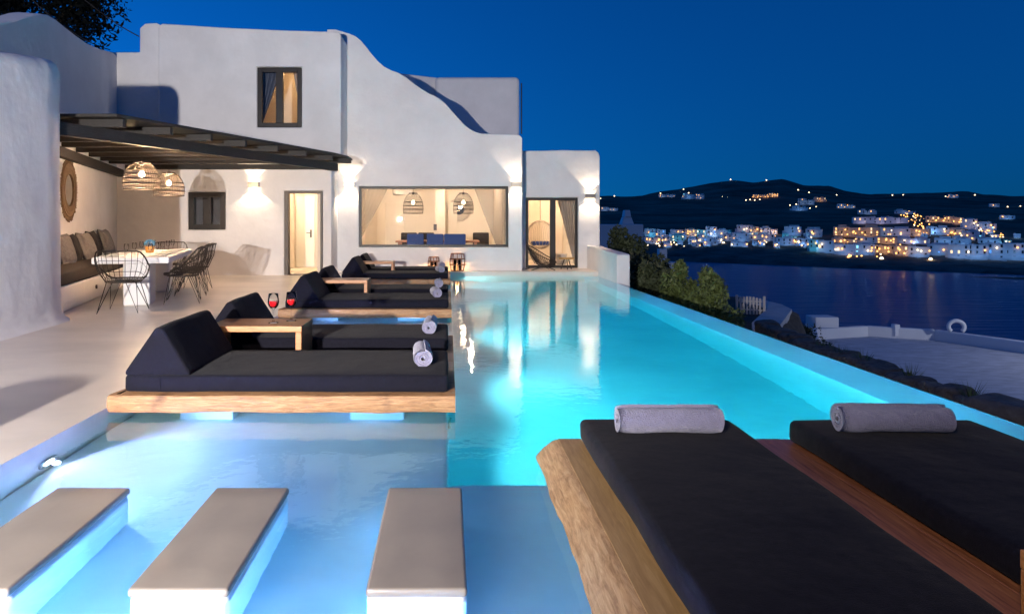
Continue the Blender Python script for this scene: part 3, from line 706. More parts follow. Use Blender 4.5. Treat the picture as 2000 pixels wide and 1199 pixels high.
def pillow(y, lean, dark, sz, label):
    n = 12; vs = []; fs = []
    for sgn in (1, -1):
        for i in range(n + 1):
            for j in range(n + 1):
                a = -1 + 2 * i / n; b = -1 + 2 * j / n
                t = .095 * ((1 - a ** 4) * (1 - b ** 4)) ** .6 + .004
                k = 1 - .09 * (1 - abs(a * b)) * max(abs(a), abs(b)) ** 3
                vs.append((a * sz / 2 * k, sgn * t + .012 * noise.noise(Vector((a * 2, b * 2, y))), b * sz / 2 * k + sz / 2))
    N = (n + 1) ** 2
    for i in range(n):
        for j in range(n):
            q = i * (n + 1) + j; f = (q, q + 1, q + n + 2, q + n + 1); fs.append(f[::-1]); fs.append(tuple(x + N for x in f))
    ring = [i * (n + 1) for i in range(n + 1)] + [n * (n + 1) + j for j in range(1, n + 1)] + [i * (n + 1) + n for i in range(n - 1, -1, -1)] + [j for j in range(n - 1, 0, -1)]
    for k in range(len(ring)): a, b = ring[k], ring[(k + 1) % len(ring)]; fs.append((a, b, b + N, a + N))
    me = bpy.data.meshes.new('pillow'); me.from_pydata(vs, [], fs); me.update()
    s = (y - A0.y) / LD.y; p = lw(s, .30 if not dark else .22, .565)
    o = obj('pillow', me, 'pillow_dark' if dark else 'pillow_grey', loc=p, smooth=True, label=label, cat='pillow', group='scatter pillows on the bench')
    o.rotation_euler = (radians(-lean), 0, LRZ + radians(rnd.uniform(-10, 6)))
pillow(10.85, 16, True, .50, 'dark pillow on the bench, nearest the white wall end')
pillow(11.45, 18, False, .54, 'crumpled grey pillow on the bench, nearest of the grey ones')
pillow(12.25, 16, True, .52, 'dark pillow between the nearest two grey pillows on the bench')
pillow(12.9, 20, False, .55, 'grey pillow in the middle of the bench')
pillow(13.7, 16, True, .56, 'dark pillow between the farthest two grey pillows on the bench')
pillow(14.5, 18, False, .60, 'grey pillow at the far end of the bench')

def sst(a, b, x): t = max(0, min(1, (x - a) / (b - a))); return t * t * (3 - 2 * t)
def dining_chair(name, loc, rz, label, src=[]):
    """wire tub chair, facing local +y"""
    if src:
        c = copy_tree(src[0]); c.location = loc; c.rotation_euler = (0, 0, rz); c['label'] = label; return c
    t = empty(name, loc, rz, label=label, cat='chair', group='black wire tub chairs at the outdoor dining table'); src.append(t)
    N = 40
    def rim(a):      # a = angle, -90 deg is the back
        k = (1 - sin(a)) / 2                      # 1 at the back, 0 at the front
        z = .465 + .185 * sst(.10, .50, k) + .22 * sst(.50, .86, k)
        r = .275 + .06 * min(1, k * 1.6) * (1 if abs(cos(a)) > .3 else .8)
        return Vector((r * 1.08 * cos(a), r * sin(a) - .02 * k - .05 * max(0, k - .6), z))
    def low(a): return Vector((.235 * cos(a), .225 * sin(a), .43))
    ring = [rim(2 * pi * i / N) for i in range(N)]
    MB().tube(ring, .011, 6, True).build('rim', 'wire', t, smooth=True)
    MB().tube([low(2 * pi * i / N) for i in range(N)], .010, 6, True).build('seat_ring', 'wire', t, smooth=True)
    r = MB()
    for i in range(26):
        a = 2 * pi * i / 26; p, q = low(a), rim(a)
        m_ = (p + q) / 2 + Vector((cos(a), sin(a), 0)) * .03
        r.tube([p, m_, q], .0042, 4)
    for lv in (.35, .7):
        r.tube([low(2 * pi * i / N) * (1 - lv) + rim(2 * pi * i / N) * lv + Vector((cos(2 * pi * i / N), sin(2 * pi * i / N), 0)) * .02 for i in range(N)], .0035, 4, True)
    r.build('wire_shell', 'wire', t)
    s = MB()
    for k in range(1, 9):
        s.tube([Vector((.235 * k / 9 * cos(2 * pi * i / 24), .225 * k / 9 * sin(2 * pi * i / 24), .425)) for i in range(24)], .0075, 4, True)
    s.build('woven_seat', 'wire', t)
    for sx in (-1, 1):
        for sy in (-1, 1):
            foot = Vector((.27 * sx, .26 * sy, .006))
            l = MB(); l.tube([Vector((.20 * sx, .09 * sy, .425)), foot, Vector((.09 * sx, .19 * sy, .425))], .0065, 5); l.build('leg', 'wire', t)
    return t
dining_chair('wire_chair', (-4.62, 9.72, 0), radians(8), 'black wire tub chair at the near end of the dining table')
for i, lb in enumerate(('nearest', 'second', 'third', 'farthest')):
    p = tl(.66, .60 + i * .70); dining_chair('wire_chair', p, TRZ + pi / 2 + radians((3, -4, 2, -3)[i]), 'black wire tub chair, %s of the four along the open side of the dining table' % lb)
dining_chair('wire_chair', tl(.05, 3.75), TRZ + pi, 'black wire tub chair at the far end of the dining table')

# table ware
def plate(x, y, lb):
    o = MB().lathe([(0, .004), (.09, .004), (.14, .016), (.142, .019), (.09, .008), (0, .008)], 24).build('plate', 'white_ceramic', loc=tl(x, y, .751), smooth=True, label='white dinner plate, ' + lb, cat='plate', group='plates on the outdoor dining table')
def tumbler(x, y, lb):
    MB().lathe([(0, .002), (.03, .002), (.006, .01), (.004, .07), (.03, .10), (.037, .13), (.033, .19), (.032, .19), (.036, .13), (.028, .102), (0, .08)], 18).build('stem_glass', 'glass_thin', loc=tl(x, y, .751), smooth=True, label='empty stemmed glass, ' + lb, cat='glass', group='empty glasses on the outdoor dining table')
for k in range(5):
    for sx in (-1, 1):
        lb = '%s from the near end on the %s side of the dining table' % (('first', 'second', 'third', 'fourth', 'fifth')[k], 'bench' if sx < 0 else 'chair')
        plate(sx * .34, .3 + k * .66, lb); tumbler(sx * .17 + .04, .42 + k * .66, lb)
fp = empty('flower_pot', tl(0, 1.75, .751), label='small ochre pot of blue flowers in the middle of the dining table', cat='flower pot')
mat('ochre', (.60, .28, .06), .6); mat('blue_petal', (.06, .20, .36), .8, .3, 30)
MB().lathe([(0, 0), (.06, 0), (.075, .1), (.07, .105), (0, .1)], 20).build('pot', 'ochre', fp, smooth=True)
fl = MB()
for k in range(120):
    a = rnd.uniform(0, 2 * pi); b = rnd.uniform(0, pi / 1.7); rr = .085
    c = Vector((rr * sin(b) * cos(a), rr * sin(b) * sin(a), .15 + rr * .75 * cos(b))); e = Vector((rnd.uniform(-1, 1), rnd.uniform(-1, 1), rnd.uniform(-1, 1))).normalized() * .018; f2 = e.orthogonal().normalized() * .016
    fl.add([c - e, c + f2, c + e, c - f2], [(0, 1, 2, 3)])
fl.build('blossom', 'blue_petal', fp)

# pendants
def pendant(loc, R, Hh, cord, label, power, color=WARM, m='rattan_grey', bulb=True, group='woven pendant lamps'):
    t = empty('pendant_lamp', loc, label=label, cat='pendant lamp', group=group)
    def pr(s):       # s 0 top .. 1 bottom
        k = min(1, .06 + s * 1.22); return Vector((R * math.sqrt(max(0, 1 - (1 - k) ** 2)) * (1 - .04 * max(0, s - .8) / .2), 0, Hh * (.5 - s)))
    r = MB()
    for i in range(40):
        a = 2 * pi * i / 40; r.tube([Matrix.Rotation(a, 3, 'Z') @ pr(k / 8) for k in range(9)], .0022, 3)
    for k in range(1, 18):
        q = pr(k / 18); r.tube([(q.x * cos(2 * pi * j / 28), q.x * sin(2 * pi * j / 28), q.z) for j in range(28)], .0017, 3, True)
    r.build('woven_shade', m, t)
    for k, s in enumerate((.02, .45, .62, .80, 1.0)):
        q = pr(s); MB().tube([(q.x * cos(2 * pi * j / 36), q.x * sin(2 * pi * j / 36), q.z) for j in range(36)], .009 if k else .012, 5, True).build('hoop', 'wire', t, smooth=True)
    MB().lathe([(0, .02), (.03, .02), (.035, -.05), (0, -.05)], 12, (0, 0, Hh * .5)).build('cap', 'wire', t)
    MB().tube([(0, 0, Hh * .5), (0, 0, Hh * .5 + cord)], .004, 5).build('cord', 'wire', t)
    MB().lathe([(0, .055), (.025, .045), (.045, .0), (.038, -.03), (0, -.05)], 16, (0, 0, .02)).build('bulb', 'bulb', t, smooth=True)
    point((0, 0, .02), power, color, .06, parent=t)
pz = 2.045
pendant((PX(277, 11.0), 11.0, pz - .02), .285, .44, .2, 'woven dome pendant lamp over the near end of the dining table', 330, (1, .62, .35))
pendant((PX(330, 13.1), 13.1, pz - .04), .285, .44, .22, 'woven dome pendant lamp over the far end of the dining table', 330, (1, .62, .35))
pendant((PX(807, 20), 20, PZ(397, 20)), .30, .60, .6, 'grey woven pendant lamp behind the left half of the wide window', 40, m='wire', group='pendant lamps inside the living room')
pendant((PX(905, 20), 20, PZ(397, 20)), .30, .60, .6, 'grey woven pendant lamp behind the right half of the wide window', 40, m='wire', group='pendant lamps inside the living room')

def sun_mirror(loc, rz, R, label, k=.5, m='rattan'):
    """round mirror facing local -y"""
    t = empty('mirror', loc, rz, label=label, cat='mirror')
    def ring(r0, r1, th, name, mm):
        o = MB().lathe([(r0, 0), (r0, th), (r1, th), (r1, 0)], 48).build(name, mm, t); o.rotation_euler = (radians(90), 0, 0); return o
    o = MB().lathe([(0, .012), (R * k + .005, .012), (R * k + .005, 0)], 48).build('mirror_glass', 'mirror_glass', t); o.rotation_euler = (radians(90), 0, 0)
    for i in range(4):
        a = R * k + R * (.84 - k) * i / 4; b = R * k + R * (.84 - k) * (i + .94) / 4; ring(a, b, .03 - .004 * (i % 2), 'woven_ring', m)
    f = MB(); q = random.Random(5)
    for i in range(110):
        a = 2 * pi * i / 110; l = R * q.uniform(.93, 1.02); f.tube([(R * .8 * cos(a), -.012, R * .8 * sin(a)), (l * cos(a + .01), -.012, l * sin(a + .01))], .0075, 4)
    f.build('fringe', m, t)
s_m = (12.45 - A0.y) / LD.y
sun_mirror(lw(s_m, .012, 1.86), LRZ, .58, 'round mirror in a fringed straw frame above the bench', .5)
sun_mirror((PX(897, 22.5), 22.58, PZ(410, 22.5)), 0, .40, 'round mirror in a pale woven frame on the living room wall', .4, 'curtain')

# lanterns on the ledge
def lantern(x, y, z, R, Hh, label):
    t = empty('lantern', (x, y, z), label=label, cat='lantern', group='wicker candle lanterns on the ledge')
    def rad(s): return R * (.80 + .20 * sin(pi * s))
    for k in range(10):
        a = 2 * pi * (k + .5) / 10; MB().tube([(rad(s / 6) * cos(a), rad(s / 6) * sin(a), Hh * s / 6) for s in range(7)], .009, 5).build('cane', 'rattan_lantern', t)
    for s in (.02, .36, .68, .98):
        MB().tube([(rad(s) * cos(2 * pi * j / 24), rad(s) * sin(2 * pi * j / 24), Hh * s) for j in range(24)], .011, 5, True).build('hoop', 'rattan_lantern', t)
    MB().lathe([(0, .012), (R * .5, .012), (R * .5, Hh * .7), (R * .485, Hh * .7), (R * .485, .02), (0, .02)], 24).build('glass_cylinder', 'glass_thin', t, smooth=True)
    c = MB().lathe([(0, .02), (R * .26, .02), (R * .26, Hh * .30), (0, Hh * .29)], 16).build('candle', 'candle_wax', t)
    MB().lathe([(0, 0), (.012, .012), (.010, .03), (0, .06)], 10, (0, 0, Hh * .31)).build('flame', 'flame', t)
    point((0, 0, Hh * .42), 13, AMBER, .03, parent=t)
mat('rattan_lantern', (.22, .095, .05), .6); mat('candle_wax', (.8, .62, .40), .5, emit=(1, .45, .12), estr=1.6)
lantern(PX(847, 17.33), 17.31, .051, .148, .36, 'small wicker candle lantern on the ledge, left one')
lantern(PX(893, 17.31), 17.30, .051, .195, .45, 'larger wicker candle lantern on the ledge, right one')

# woven easy chair, stool and hanging chair by the annex
def easy_chair():
    t = empty('easy_chair', (2.42, 17.78, .051), radians(10), label='black woven cord easy chair in front of the glazed annex door', cat='chair')
    N = 44; ax = Vector((.78, 0, -.52)).normalized(); side = Vector((0, 1, 0)); nn = ax.cross(side)
    c = Vector((.0, 0, .36)); out = []; inn = []
    for i in range(N):
        a = 2 * pi * i / N
        out.append(c + ax * (.47 * cos(a)) + side * (.36 + .04 * cos(a)) * sin(a) + Vector((0, 0, .06 * max(0, cos(a)) + .04)))
        inn.append(c + ax * (.10 + .15 * cos(a)) + side * .15 * sin(a) + nn * (.20 if nn.z < 0 else -.20))
    MB().tube(out, .013, 6, True).build('rim', 'wire', t, smooth=True)
    MB().tube(inn, .010, 6, True).build('inner_ring', 'wire', t, smooth=True)
    r = MB()
    for i in range(N):
        for d in (0, 3): r.tube([out[i], (out[i] + inn[(i + d) % N]) / 2 + Vector((0, 0, -.03)), inn[(i + d) % N]], .0055, 4)
    r.build('woven_cords', 'wire', t)
    for sy in (-1, 1):
        MB().tube([(-.30, .24 * sy, .52), (-.10, .22 * sy, .16), (.30, .26 * sy, .004)], .010, 5).build('leg', 'wire', t); MB().tube([(.34, .25 * sy, .2), (.05, .22 * sy, .12), (-.34, .26 * sy, .004)], .010, 5).build('leg', 'wire', t)
easy_chair()
mat('ochre_wood', (.40, .25, .08), .5)
st = empty('stool', (3.12, 17.95, .051), label='low ochre side stool beside the woven easy chair', cat='stool')
MB().lathe([(0, .27), (.20, .27), (.205, .29), (.2, .31), (0, .31)], 28).build('stool_top', 'ochre_wood', st, smooth=False)
for k in range(3):
    a = 2 * pi * k / 3 + .5; MB().tube([(.06 * cos(a), .06 * sin(a), .272), (.16 * cos(a), .16 * sin(a), .003)], .012, 6).build('leg', 'wire', st)
def hanging_chair():
    x, y, z = PX(1055, 20.4), 20.4, .92
    t = empty('hanging_chair', (x, y, z), label='round pale hanging chair behind the glazed annex door', cat='chair')
    r = MB(); R = .40
    for k in range(10):
        a = pi * k / 10 + .1; r.tube([(R * sin(b) * cos(a), R * sin(b) * sin(a), R * 1.08 * cos(b)) for b in [pi * (.0 + .1 * j) for j in range(11)]], .007, 4)
        r.tube([(R * sin(b) * cos(a + pi), R * sin(b) * sin(a + pi), R * 1.08 * cos(b)) for b in [pi * (.0 + .1 * j) for j in range(11)]], .007, 4)
    r.build('globe_frame', 'metal', t)
    MB().tube([(R * .95 * cos(2 * pi * j / 32), -R * .32, R * .98 * sin(2 * pi * j / 32)) for j in range(32)], .013, 6, True).build('front_hoop', 'metal', t)
    MB().tube([(0, 0, R * 1.08), (0, 0, 2.78 - z)], .008, 5).build('rope', 'wire', t)
    obj('cushion', rbox(.5, .45, .12, .05, 3, 3, 3, 1, .01), 'blue_seat', t, loc=(0, 0, -R * .78))
hanging_chair()
MB().lathe([(0, 0), (.14, 0), (.17, .34), (.16, .35), (.13, .03), (0, .03)], 24).build('plant_pot', 'house_white', loc=(PX(1096, 20.2), 20.2, .013), smooth=True, label='pale grey pot on the floor inside the annex', cat='pot')

# living room chairs and table behind the wide window
def armchair(x, y, rz, m, label, wd=.5):
    t = empty('armchair', (x, y, .013), rz, label=label, cat='chair', group='upholstered chairs inside the living room')
    obj('backrest', rbox(wd, .09, .50, .035, 3, 3, 2, 3), m, t, loc=(0, -.24, .46)); obj('seat', rbox(wd, .5, .10, .03, 3, 3, 3, 1), m, t, loc=(0, 0, .40))
    for sx in (-1, 1):
        for sy in (-1, 1): MB().tube([(sx * (wd / 2 - .05), sy * .2, 0), (sx * (wd / 2 - .05), sy * .2, .40)], .015, 6).build('leg', 'dark_metal', t)
for u, m_, lb, wd in ((812, 'blue_seat', 'blue chair standing in for a reflection, left one behind the wide window', .46), (850, 'blue_seat', 'blue chair standing in for a reflection, middle one behind the wide window', .46), (888, 'blue_seat', 'blue chair standing in for a reflection, right one behind the wide window', .60)):  # blue chair shapes stand in for blue reflections in the pane
    armchair(PX(u, 18.9), 18.9, 0, m_, lb, wd)
for u, lb in ((798, 'dark chair at the left side of the living room table'), (832, 'dark chair at the middle of the living room table'), (940, 'dark chair at the right end of the living room table')):
    armchair(PX(u, 21), 21, pi, 'pillow_dark', lb, .5)
rt = empty('room_table', (-.3, 19.9, .013), label='dark wooden table in the living room', cat='table')
MB().box(-1.2, 1.2, -.45, .45, .70, .75).build('table_top', 'red_wood', rt, bevel=.006)
for sx in (-1, 1):
    for sy in (-1, 1): MB().box(sx * 1.1 - .03, sx * 1.1 + .03, sy * .38 - .03, sy * .38 + .03, 0, .70).build('leg', 'red_wood', rt)
MB().box(PX(850, 21.4) - .05, PX(850, 21.4) + .05, 21.36, 21.398, PZ(450, 21.4), PZ(438, 21.4)).build('wall_switch', 'dark_metal', label='small dark wall panel between the two living room pendants', cat='switch')

# the floodlight itself, on a stand behind the photographer
fl_ = empty('floodlight', (FLOOD.x, FLOOD.y, 0), label='black floodlight on a tripod on the terrace', cat='floodlight')
MB().tube([(0, -.12, .25), (0, -.12, 1.4)], .018, 8).build('pole', 'dark_metal', fl_)
for k in range(3):
    a = 2 * pi * k / 3 + .5; MB().tube([(0, -.12, .5), (.4 * cos(a), -.12 + .4 * sin(a), .01)], .012, 6).build('leg', 'dark_metal', fl_)
MB().box(-.18, .18, -.16, -.09, 1.36, 1.62).build('housing', 'dark_metal', fl_, bevel=.01)

tl_ = empty('foreground_fill_lamp', (TLAMP.x, TLAMP.y - .05, 0), label='added pole lamp, out of view, lighting the foreground sunbeds and stepping blocks', cat='lamp')  # pole and shade for the added foreground lamp
MB().tube([(0, -.15, .0), (0, -.15, 3.1)], .03, 8).build('pole', 'dark_metal', tl_); MB().lathe([(.0, .12), (.10, .10), (.14, .02), (.13, .02), (0, .07)], 20, (0, 0, 3.10)).build('lamp_shade', 'dark_metal', tl_); MB().beam((0, -.15, 3.05), (0, 0, 3.2), .02, .02).build('bracket', 'dark_metal', tl_)

pl_ = empty('shadow_planter', (-2.98, 2.75, 0), label='added plaster planter on the terrace edge, left of the stepping blocks', cat='shadow_planter')  # added out of view for the long shadow it throws across the terrace
MB().lathe([(0, 0), (.17, 0), (.21, .12), (.23, .34), (.21, .46), (.18, .46), (.19, .40), (0, .38)], 28).build('pot', 'plaster', pl_, smooth=True); MB().lathe([(0, .40), (.185, .395)], 20).build('earth', 'soil', pl_)

# ============================================================ LANDSCAPE
SEA = -27.0
def lerp_tab(tab, x):
    if x <= tab[0][0]: return tab[0][1]
    for (a, b), (c, d) in zip(tab, tab[1:]):
        if x <= c: return b + (d - b) * (x - a) / (c - a)
    return tab[-1][1]
def sstep(a, b, x): t = max(0, min(1, (x - a) / (b - a))); return t * t * (3 - 2 * t)
def ground_z(X, Y):
    lim = lerp_tab([(14, 7.9), (16.6, 8.25), (18, 8.8), (20, 10.0), (21, 10.7), (22.5, 11.0), (26, 11.1)], Y)
    z = -1.5 - 2.9 * sstep(lim, lim + 1.3, X)
    z = min(z, -1.5 - max(0, Y - 26) * .60)
    z -= max(0, Y - 33) * .55 + max(0, X - 27) * .8
    z += .10 * noise.noise(Vector((X * .6, Y * .6, 0))) + .03 * noise.noise(Vector((X * 2.3, Y * 2.3, 4)))
    return max(z, -30)
nx, ny = 130, 150; gx = [3.70 + 76 * (i / nx) ** 1.5 for i in range(nx + 1)]; gy = [-25 + 110 * j / ny for j in range(ny + 1)]
vs = [(x, y, ground_z(x, y)) for y in gy for x in gx]; fs = [(j * (nx + 1) + i, j * (nx + 1) + i + 1, (j + 1) * (nx + 1) + i + 1, (j + 1) * (nx + 1) + i) for j in range(ny) for i in range(nx)]
me = bpy.data.meshes.new('ground'); me.from_pydata(vs, [], fs); me.update(); obj('ground', me, 'soil', smooth=True, kind='structure', label='dark planted slope falling away beyond the pool')
MB().box(-60, 3.7, -40, 60, -2.2, -1.76).build('villa_ground', 'soil', kind='structure', label='ground under the villa and terrace')
obj('sea', MB().add([(-3000, 20, SEA), (4000, 20, SEA), (4000, 4000, SEA), (-3000, 4000, SEA)], [(0, 1, 2, 3)]).mesh('sea'), 'sea', kind='structure', label='dark blue bay between the villa and the village')

# dry stone edge beyond the pool
rocks = []
for k in range(7):
    me = rbox(1, 1, 1, .22, 3, 2, 2, 2, .10, 50 + k); me.materials.append(MATS['rock']); rocks.append(me)
sw = empty('stone_wall', (7.0, 9, -1.6), label='rough dry-stone wall along the drop beyond the infinity edge', cat='wall')
y = 3.0
while y < 16.5:
    for row in range(2):
        ln = rnd.uniform(.28, .55); o = bpy.data.objects.new('stone', rnd.choice(rocks)); COL.objects.link(o); o.parent = sw
        bx = 7.0 + .02 * (y - 9) + (.5 * sstep(13, 17, y))
        o.location = (bx - 7.0 + rnd.uniform(-.06, .06), y - 9 + rnd.uniform(-.05, .05), .02 + row * .24 + rnd.uniform(-.03, .02)); o.scale = (rnd.uniform(.38, .6), ln, rnd.uniform(.24, .33)); o.rotation_euler = (rnd.uniform(-.1, .1), rnd.uniform(-.1, .1), rnd.uniform(-.3, .3))
    y += ln * .92
bo = obj('boulder', rbox(.62, .85, .55, .13, 4, 3, 3, 2, .04, 77), 'rock', loc=(6.75, 8.15, -1.42), rz=.3, label='large dark boulder at the near end of the dry-stone wall', cat='boulder')

# winding white path, picket gate
pts = [P(1640, 702, -1.30), P(1560, 672, -1.32), P(1500, 645, -1.34), P(1496, 632, -1.36), P(1514, 612, -1.38), P(1523, 603, -1.40), P(1505, 594, -1.40), P(1462, 583, -1.42)]
pm = MB(); L_, R_ = [], []
for i, p in enumerate(pts):
    d = (pts[min(i + 1, len(pts) - 1)] - pts[max(i - 1, 0)]); d.z = 0; d.normalize(); nrm = Vector((d.y, -d.x, 0)); wd = .34
    zz = max(p.z, ground_z(p.x, p.y) + .05); L_.append(Vector((p.x, p.y, zz)) - nrm * wd); R_.append(Vector((p.x, p.y, zz)) + nrm * wd)
vv = []; ff = []
for a, b in zip(L_, R_): vv += [a + Vector((0, 0, -.25)), a, b, b + Vector((0, 0, -.25))]
for i in range(len(pts) - 1):
    for k in range(3): q = i * 4 + k; ff.append((q, q + 1, q + 5, q + 4))
pm.add(vv, ff); pm.build('path', 'path_white', kind='structure', label='narrow whitewashed path winding down towards the sea')
gt = empty('picket_gate', P(1465, 613, -1.5), radians(-30), label='small pale picket gate at the start of the white path', cat='gate')
for k in range(7): MB().box(-.30 + k * .092, -.30 + k * .092 + .060, -.012, .012, -.1, .50 + .03 * sin(k * .6)).build('picket', 'path_white', gt, bevel=.004)
MB().box(-.33, .34, .0125, .035, .10, .15).build('rail', 'path_white', gt); MB().box(-.33, .34, .0125, .035, .36, .41).build('rail', 'path_white', gt)
for x in (-.41, .36): MB().box(x, x + .07, -.04, .04, -.2, .56).build('post', 'path_white', gt, bevel=.01)

# neighbour's flat roof terrace below, with white parapet
TZ = -4.0
tp_ = [(14.6, 14), (15.0, 22), (15.4, 28.6), (16.6, 31.0), (19.6, 32.0), (22.0, 30.8), (24.2, 26.0), (26, 18), (26, 14)]
LT = empty('roof_terrace', (20, 24, TZ), label='grey paved roof terrace with a low white parapet below the villa', cat='terrace')
o = obj('paving', prism(tp_, [], TZ - 3.5, TZ, 'XY'), 'slate', LT); o.location = (-20, -24, -TZ)
for i in range(2, 7):
    a, b = Vector((*tp_[i], TZ)), Vector((*tp_[i + 1], TZ)); d = (b - a).normalized()
    m_ = MB().beam(a + Vector((0, 0, .2)) + d * .02, b + Vector((0, 0, .2)) - d * .02, .30, .56); o = m_.build('parapet', 'house_white', LT, bevel=.06, seg=3); o.location = (-20, -24, -TZ)
def ring_orn():
    p = Vector((22.35, 30.0, TZ + .48)); pts_ = [p + Vector((.27 * cos(a), -.1 * cos(a), .24 + .27 * sin(a))) for a in [pi * (-.25 + 1.5 * k / 20) for k in range(21)]]
    o = MB().tube(pts_, .085, 8).build('chimney_hood', 'house_white', LT, smooth=True); o.location = (-20, -24, -TZ)
ring_orn()
o = MB().box(16.9, 18.0, 31.4, 32.3, TZ - .1, TZ + .95).build('parapet_block', 'house_white', LT, bevel=.06); o.location = (-20, -24, -TZ)
o = MB().box(20.5, 20.75, 31.3, 31.6, TZ + .1, TZ + .62).build('post', 'house_white', LT, bevel=.03); o.location = (-20, -24, -TZ)
# near-right whitewashed slope edge of that terrace
MB().beam((14.3, 13, TZ + .1), (14.9, 29, TZ + .1), .5, .5).build('path_edge', 'path_white', LT, bevel=.08).location = (-20, -24, -TZ)

# ------------------------------------------------------------ shrubs and trees
def shrub(loc, rad, n, leaf, m, label, cat='shrub', name='shrub', seed=1, clumps=16, group=None, trunk=.04, hollow=.55):
    q = random.Random(seed); t = empty(name, loc, label=label, cat=cat, group=group)
    cl = []
    for _ in range(clumps):
        while True:
            p = Vector((q.uniform(-1, 1), q.uniform(-1, 1), q.uniform(-.75, 1)))
            if .25 < p.length < 1: break
        cl.append((Vector((p.x * rad[0] * .78, p.y * rad[1] * .78, rad[2] * (1 + p.z * .80))), q.uniform(.26, .46)))
    f = MB()
    for k in range(n):
        c, s = cl[q.randrange(clumps)]
        d = Vector((q.gauss(0, 1), q.gauss(0, 1), q.gauss(0, 1))).normalized() * q.random() ** .4
        p = c + Vector((d.x * rad[0], d.y * rad[1], d.z * rad[2])) * s
        a = Vector((q.gauss(0, 1), q.gauss(0, 1), q.gauss(.4, .8))).normalized() * leaf * q.uniform(.6, 1.25); b = a.cross(Vector((q.gauss(0, 1), q.gauss(0, 1), q.gauss(0, 1)))).normalized() * a.length * .38
        mid = a * .1
        f.add([p - a, p + b + mid, p + a, p - b + mid], [(0, 1, 2, 3)])
    f.build('crown', m, t)
    for k in range(6):
        c, s = cl[k]; w_ = MB(); w_.tube([(q.uniform(-.05, .05), q.uniform(-.05, .05), -.3), (c.x * .35, c.y * .35, c.z * .45), tuple(c)], [trunk, trunk * .6, trunk * .25], 6)
        w_.build('trunk' if k == 0 else 'branch', 'bark', t, smooth=True)
    return t
G = 'shrubs beyond the infinity edge'
def sh(u, vt, Y, w_px, zb, m, label, n, leaf, seed, dy=.8):
    zt = PZ(vt, Y); rx = w_px / 2 * Y / F; rz_ = (zt - zb) / 2 / .98
    shrub((PX(u, Y), Y, zb), (rx, dy, rz_), n, leaf, m, label, seed=seed, group=G)
sh(1205, 448, 21.0, 120, -1.6, 'leaf_dark', 'dark shrub right behind the low white wall', 9500, .095, 3, 1.2)
sh(1256, 466, 20.0, 115, -1.6, 'leaf_dark', 'tall dark shrub, second from the low white wall', 9500, .095, 4, 1.1)
sh(1236, 492, 18.0, 115, -1.6, 'leaf_dark', 'dark shrub in front of the two tall dark shrubs', 9000, .085, 5, 1.0)
sh(1280, 512, 17.2, 95, -1.6, 'leaf_dark', 'low dark shrub between the dark and the bright green shrubs', 8000, .075, 6, .8)
sh(1322, 513, 16.2, 82, -1.6, 'leaf', 'bright green leafy shrub, left of the two bright ones', 7500, .058, 7, .7)
sh(1383, 520, 15.0, 104, -1.6, 'leaf', 'bright green leafy shrub, right of the two bright ones', 8500, .058, 8, .75)
sh(1428, 566, 15.6, 55, -1.7, 'leaf', 'small green shrub beside the picket gate', 1200, .04, 9, .5)
sh(1462, 628, 14.2, 80, -1.9, 'leaf_dark', 'low dark mound of a shrub between the gate and the pool', 1500, .05, 10, .6)
sh(1585, 612, 26, 70, -4.6, 'leaf_dark', 'dark shrub on the slope left of the roof terrace', 1500, .08, 12, 1.2)
sh(1560, 632, 22, 70, -4.6, 'leaf_dark', 'lower dark shrub just beyond the white path', 1500, .07, 13, 1.0)
for i, (u, v, Y) in enumerate(((1655, 690, 12.3), (1690, 700, 11.6), (1640, 682, 12.8), (1860, 752, 9.2), (1770, 722, 10.4))):
    p = Q(u, v, Y); q = random.Random(90 + i); g = MB()
    for k in range(46):
        a = q.uniform(0, 2 * pi); l = q.uniform(.12, .30); d = Vector((cos(a) * .5, sin(a) * .5, 1)).normalized(); s = Vector((-sin(a), cos(a), 0)) * .007; b = Vector((cos(a), sin(a), 0)) * q.uniform(0, .10)
        g.add([b - s, b + s, b + d * l + Vector((cos(a), sin(a), -.2)) * .05], [(0, 1, 2)])
    lb = ('tuft of wild grass on the dry-stone wall, middle of the near three', 'tuft of wild grass on the dry-stone wall, right of the near three', 'tuft of wild grass on the dry-stone wall, left of the near three', 'tuft of wild grass beside the boulder', 'lone tuft of wild grass on the wall between the boulder and the other tufts')[i]
    t = empty('grass_tuft', (7.05, p.y, -1.12), label=lb, cat='grass', group='grass tufts on the dry-stone wall'); g.build('blades', 'leaf', t)
tr = shrub((-13.2, 20.5, 5.2), (3.3, 2.4, 2.35), 16000, .10, 'leaf_black', 'dark tree silhouetted behind the left wing of the villa', 'tree', 'tree', 21, 34, trunk=.22)
MB().tube([(0, 0, -7.2), (.2, 0, -3), (0, 0, .4)], [.35, .28, .2], 8).build('trunk', 'bark', tr)
def cable(a, b, sag, label):
    pts_ = []
    for k in range(15): t = k / 14; p = a.lerp(b, t); p.z -= sag * 4 * t * (1 - t); pts_.append(p)
    MB().tube(pts_, .013, 5).build('overhead_cable', 'wire', label=label, cat='cable')
cable(Q(120, -40, 15), Q(272, 72, 16.7), .1, 'thin overhead cable reaching the top left corner of the upper storey')
cable(Q(20, -45, 15), Q(215, 98, 16.9), .25, 'thin overhead cable crossing in front of the dark tree')

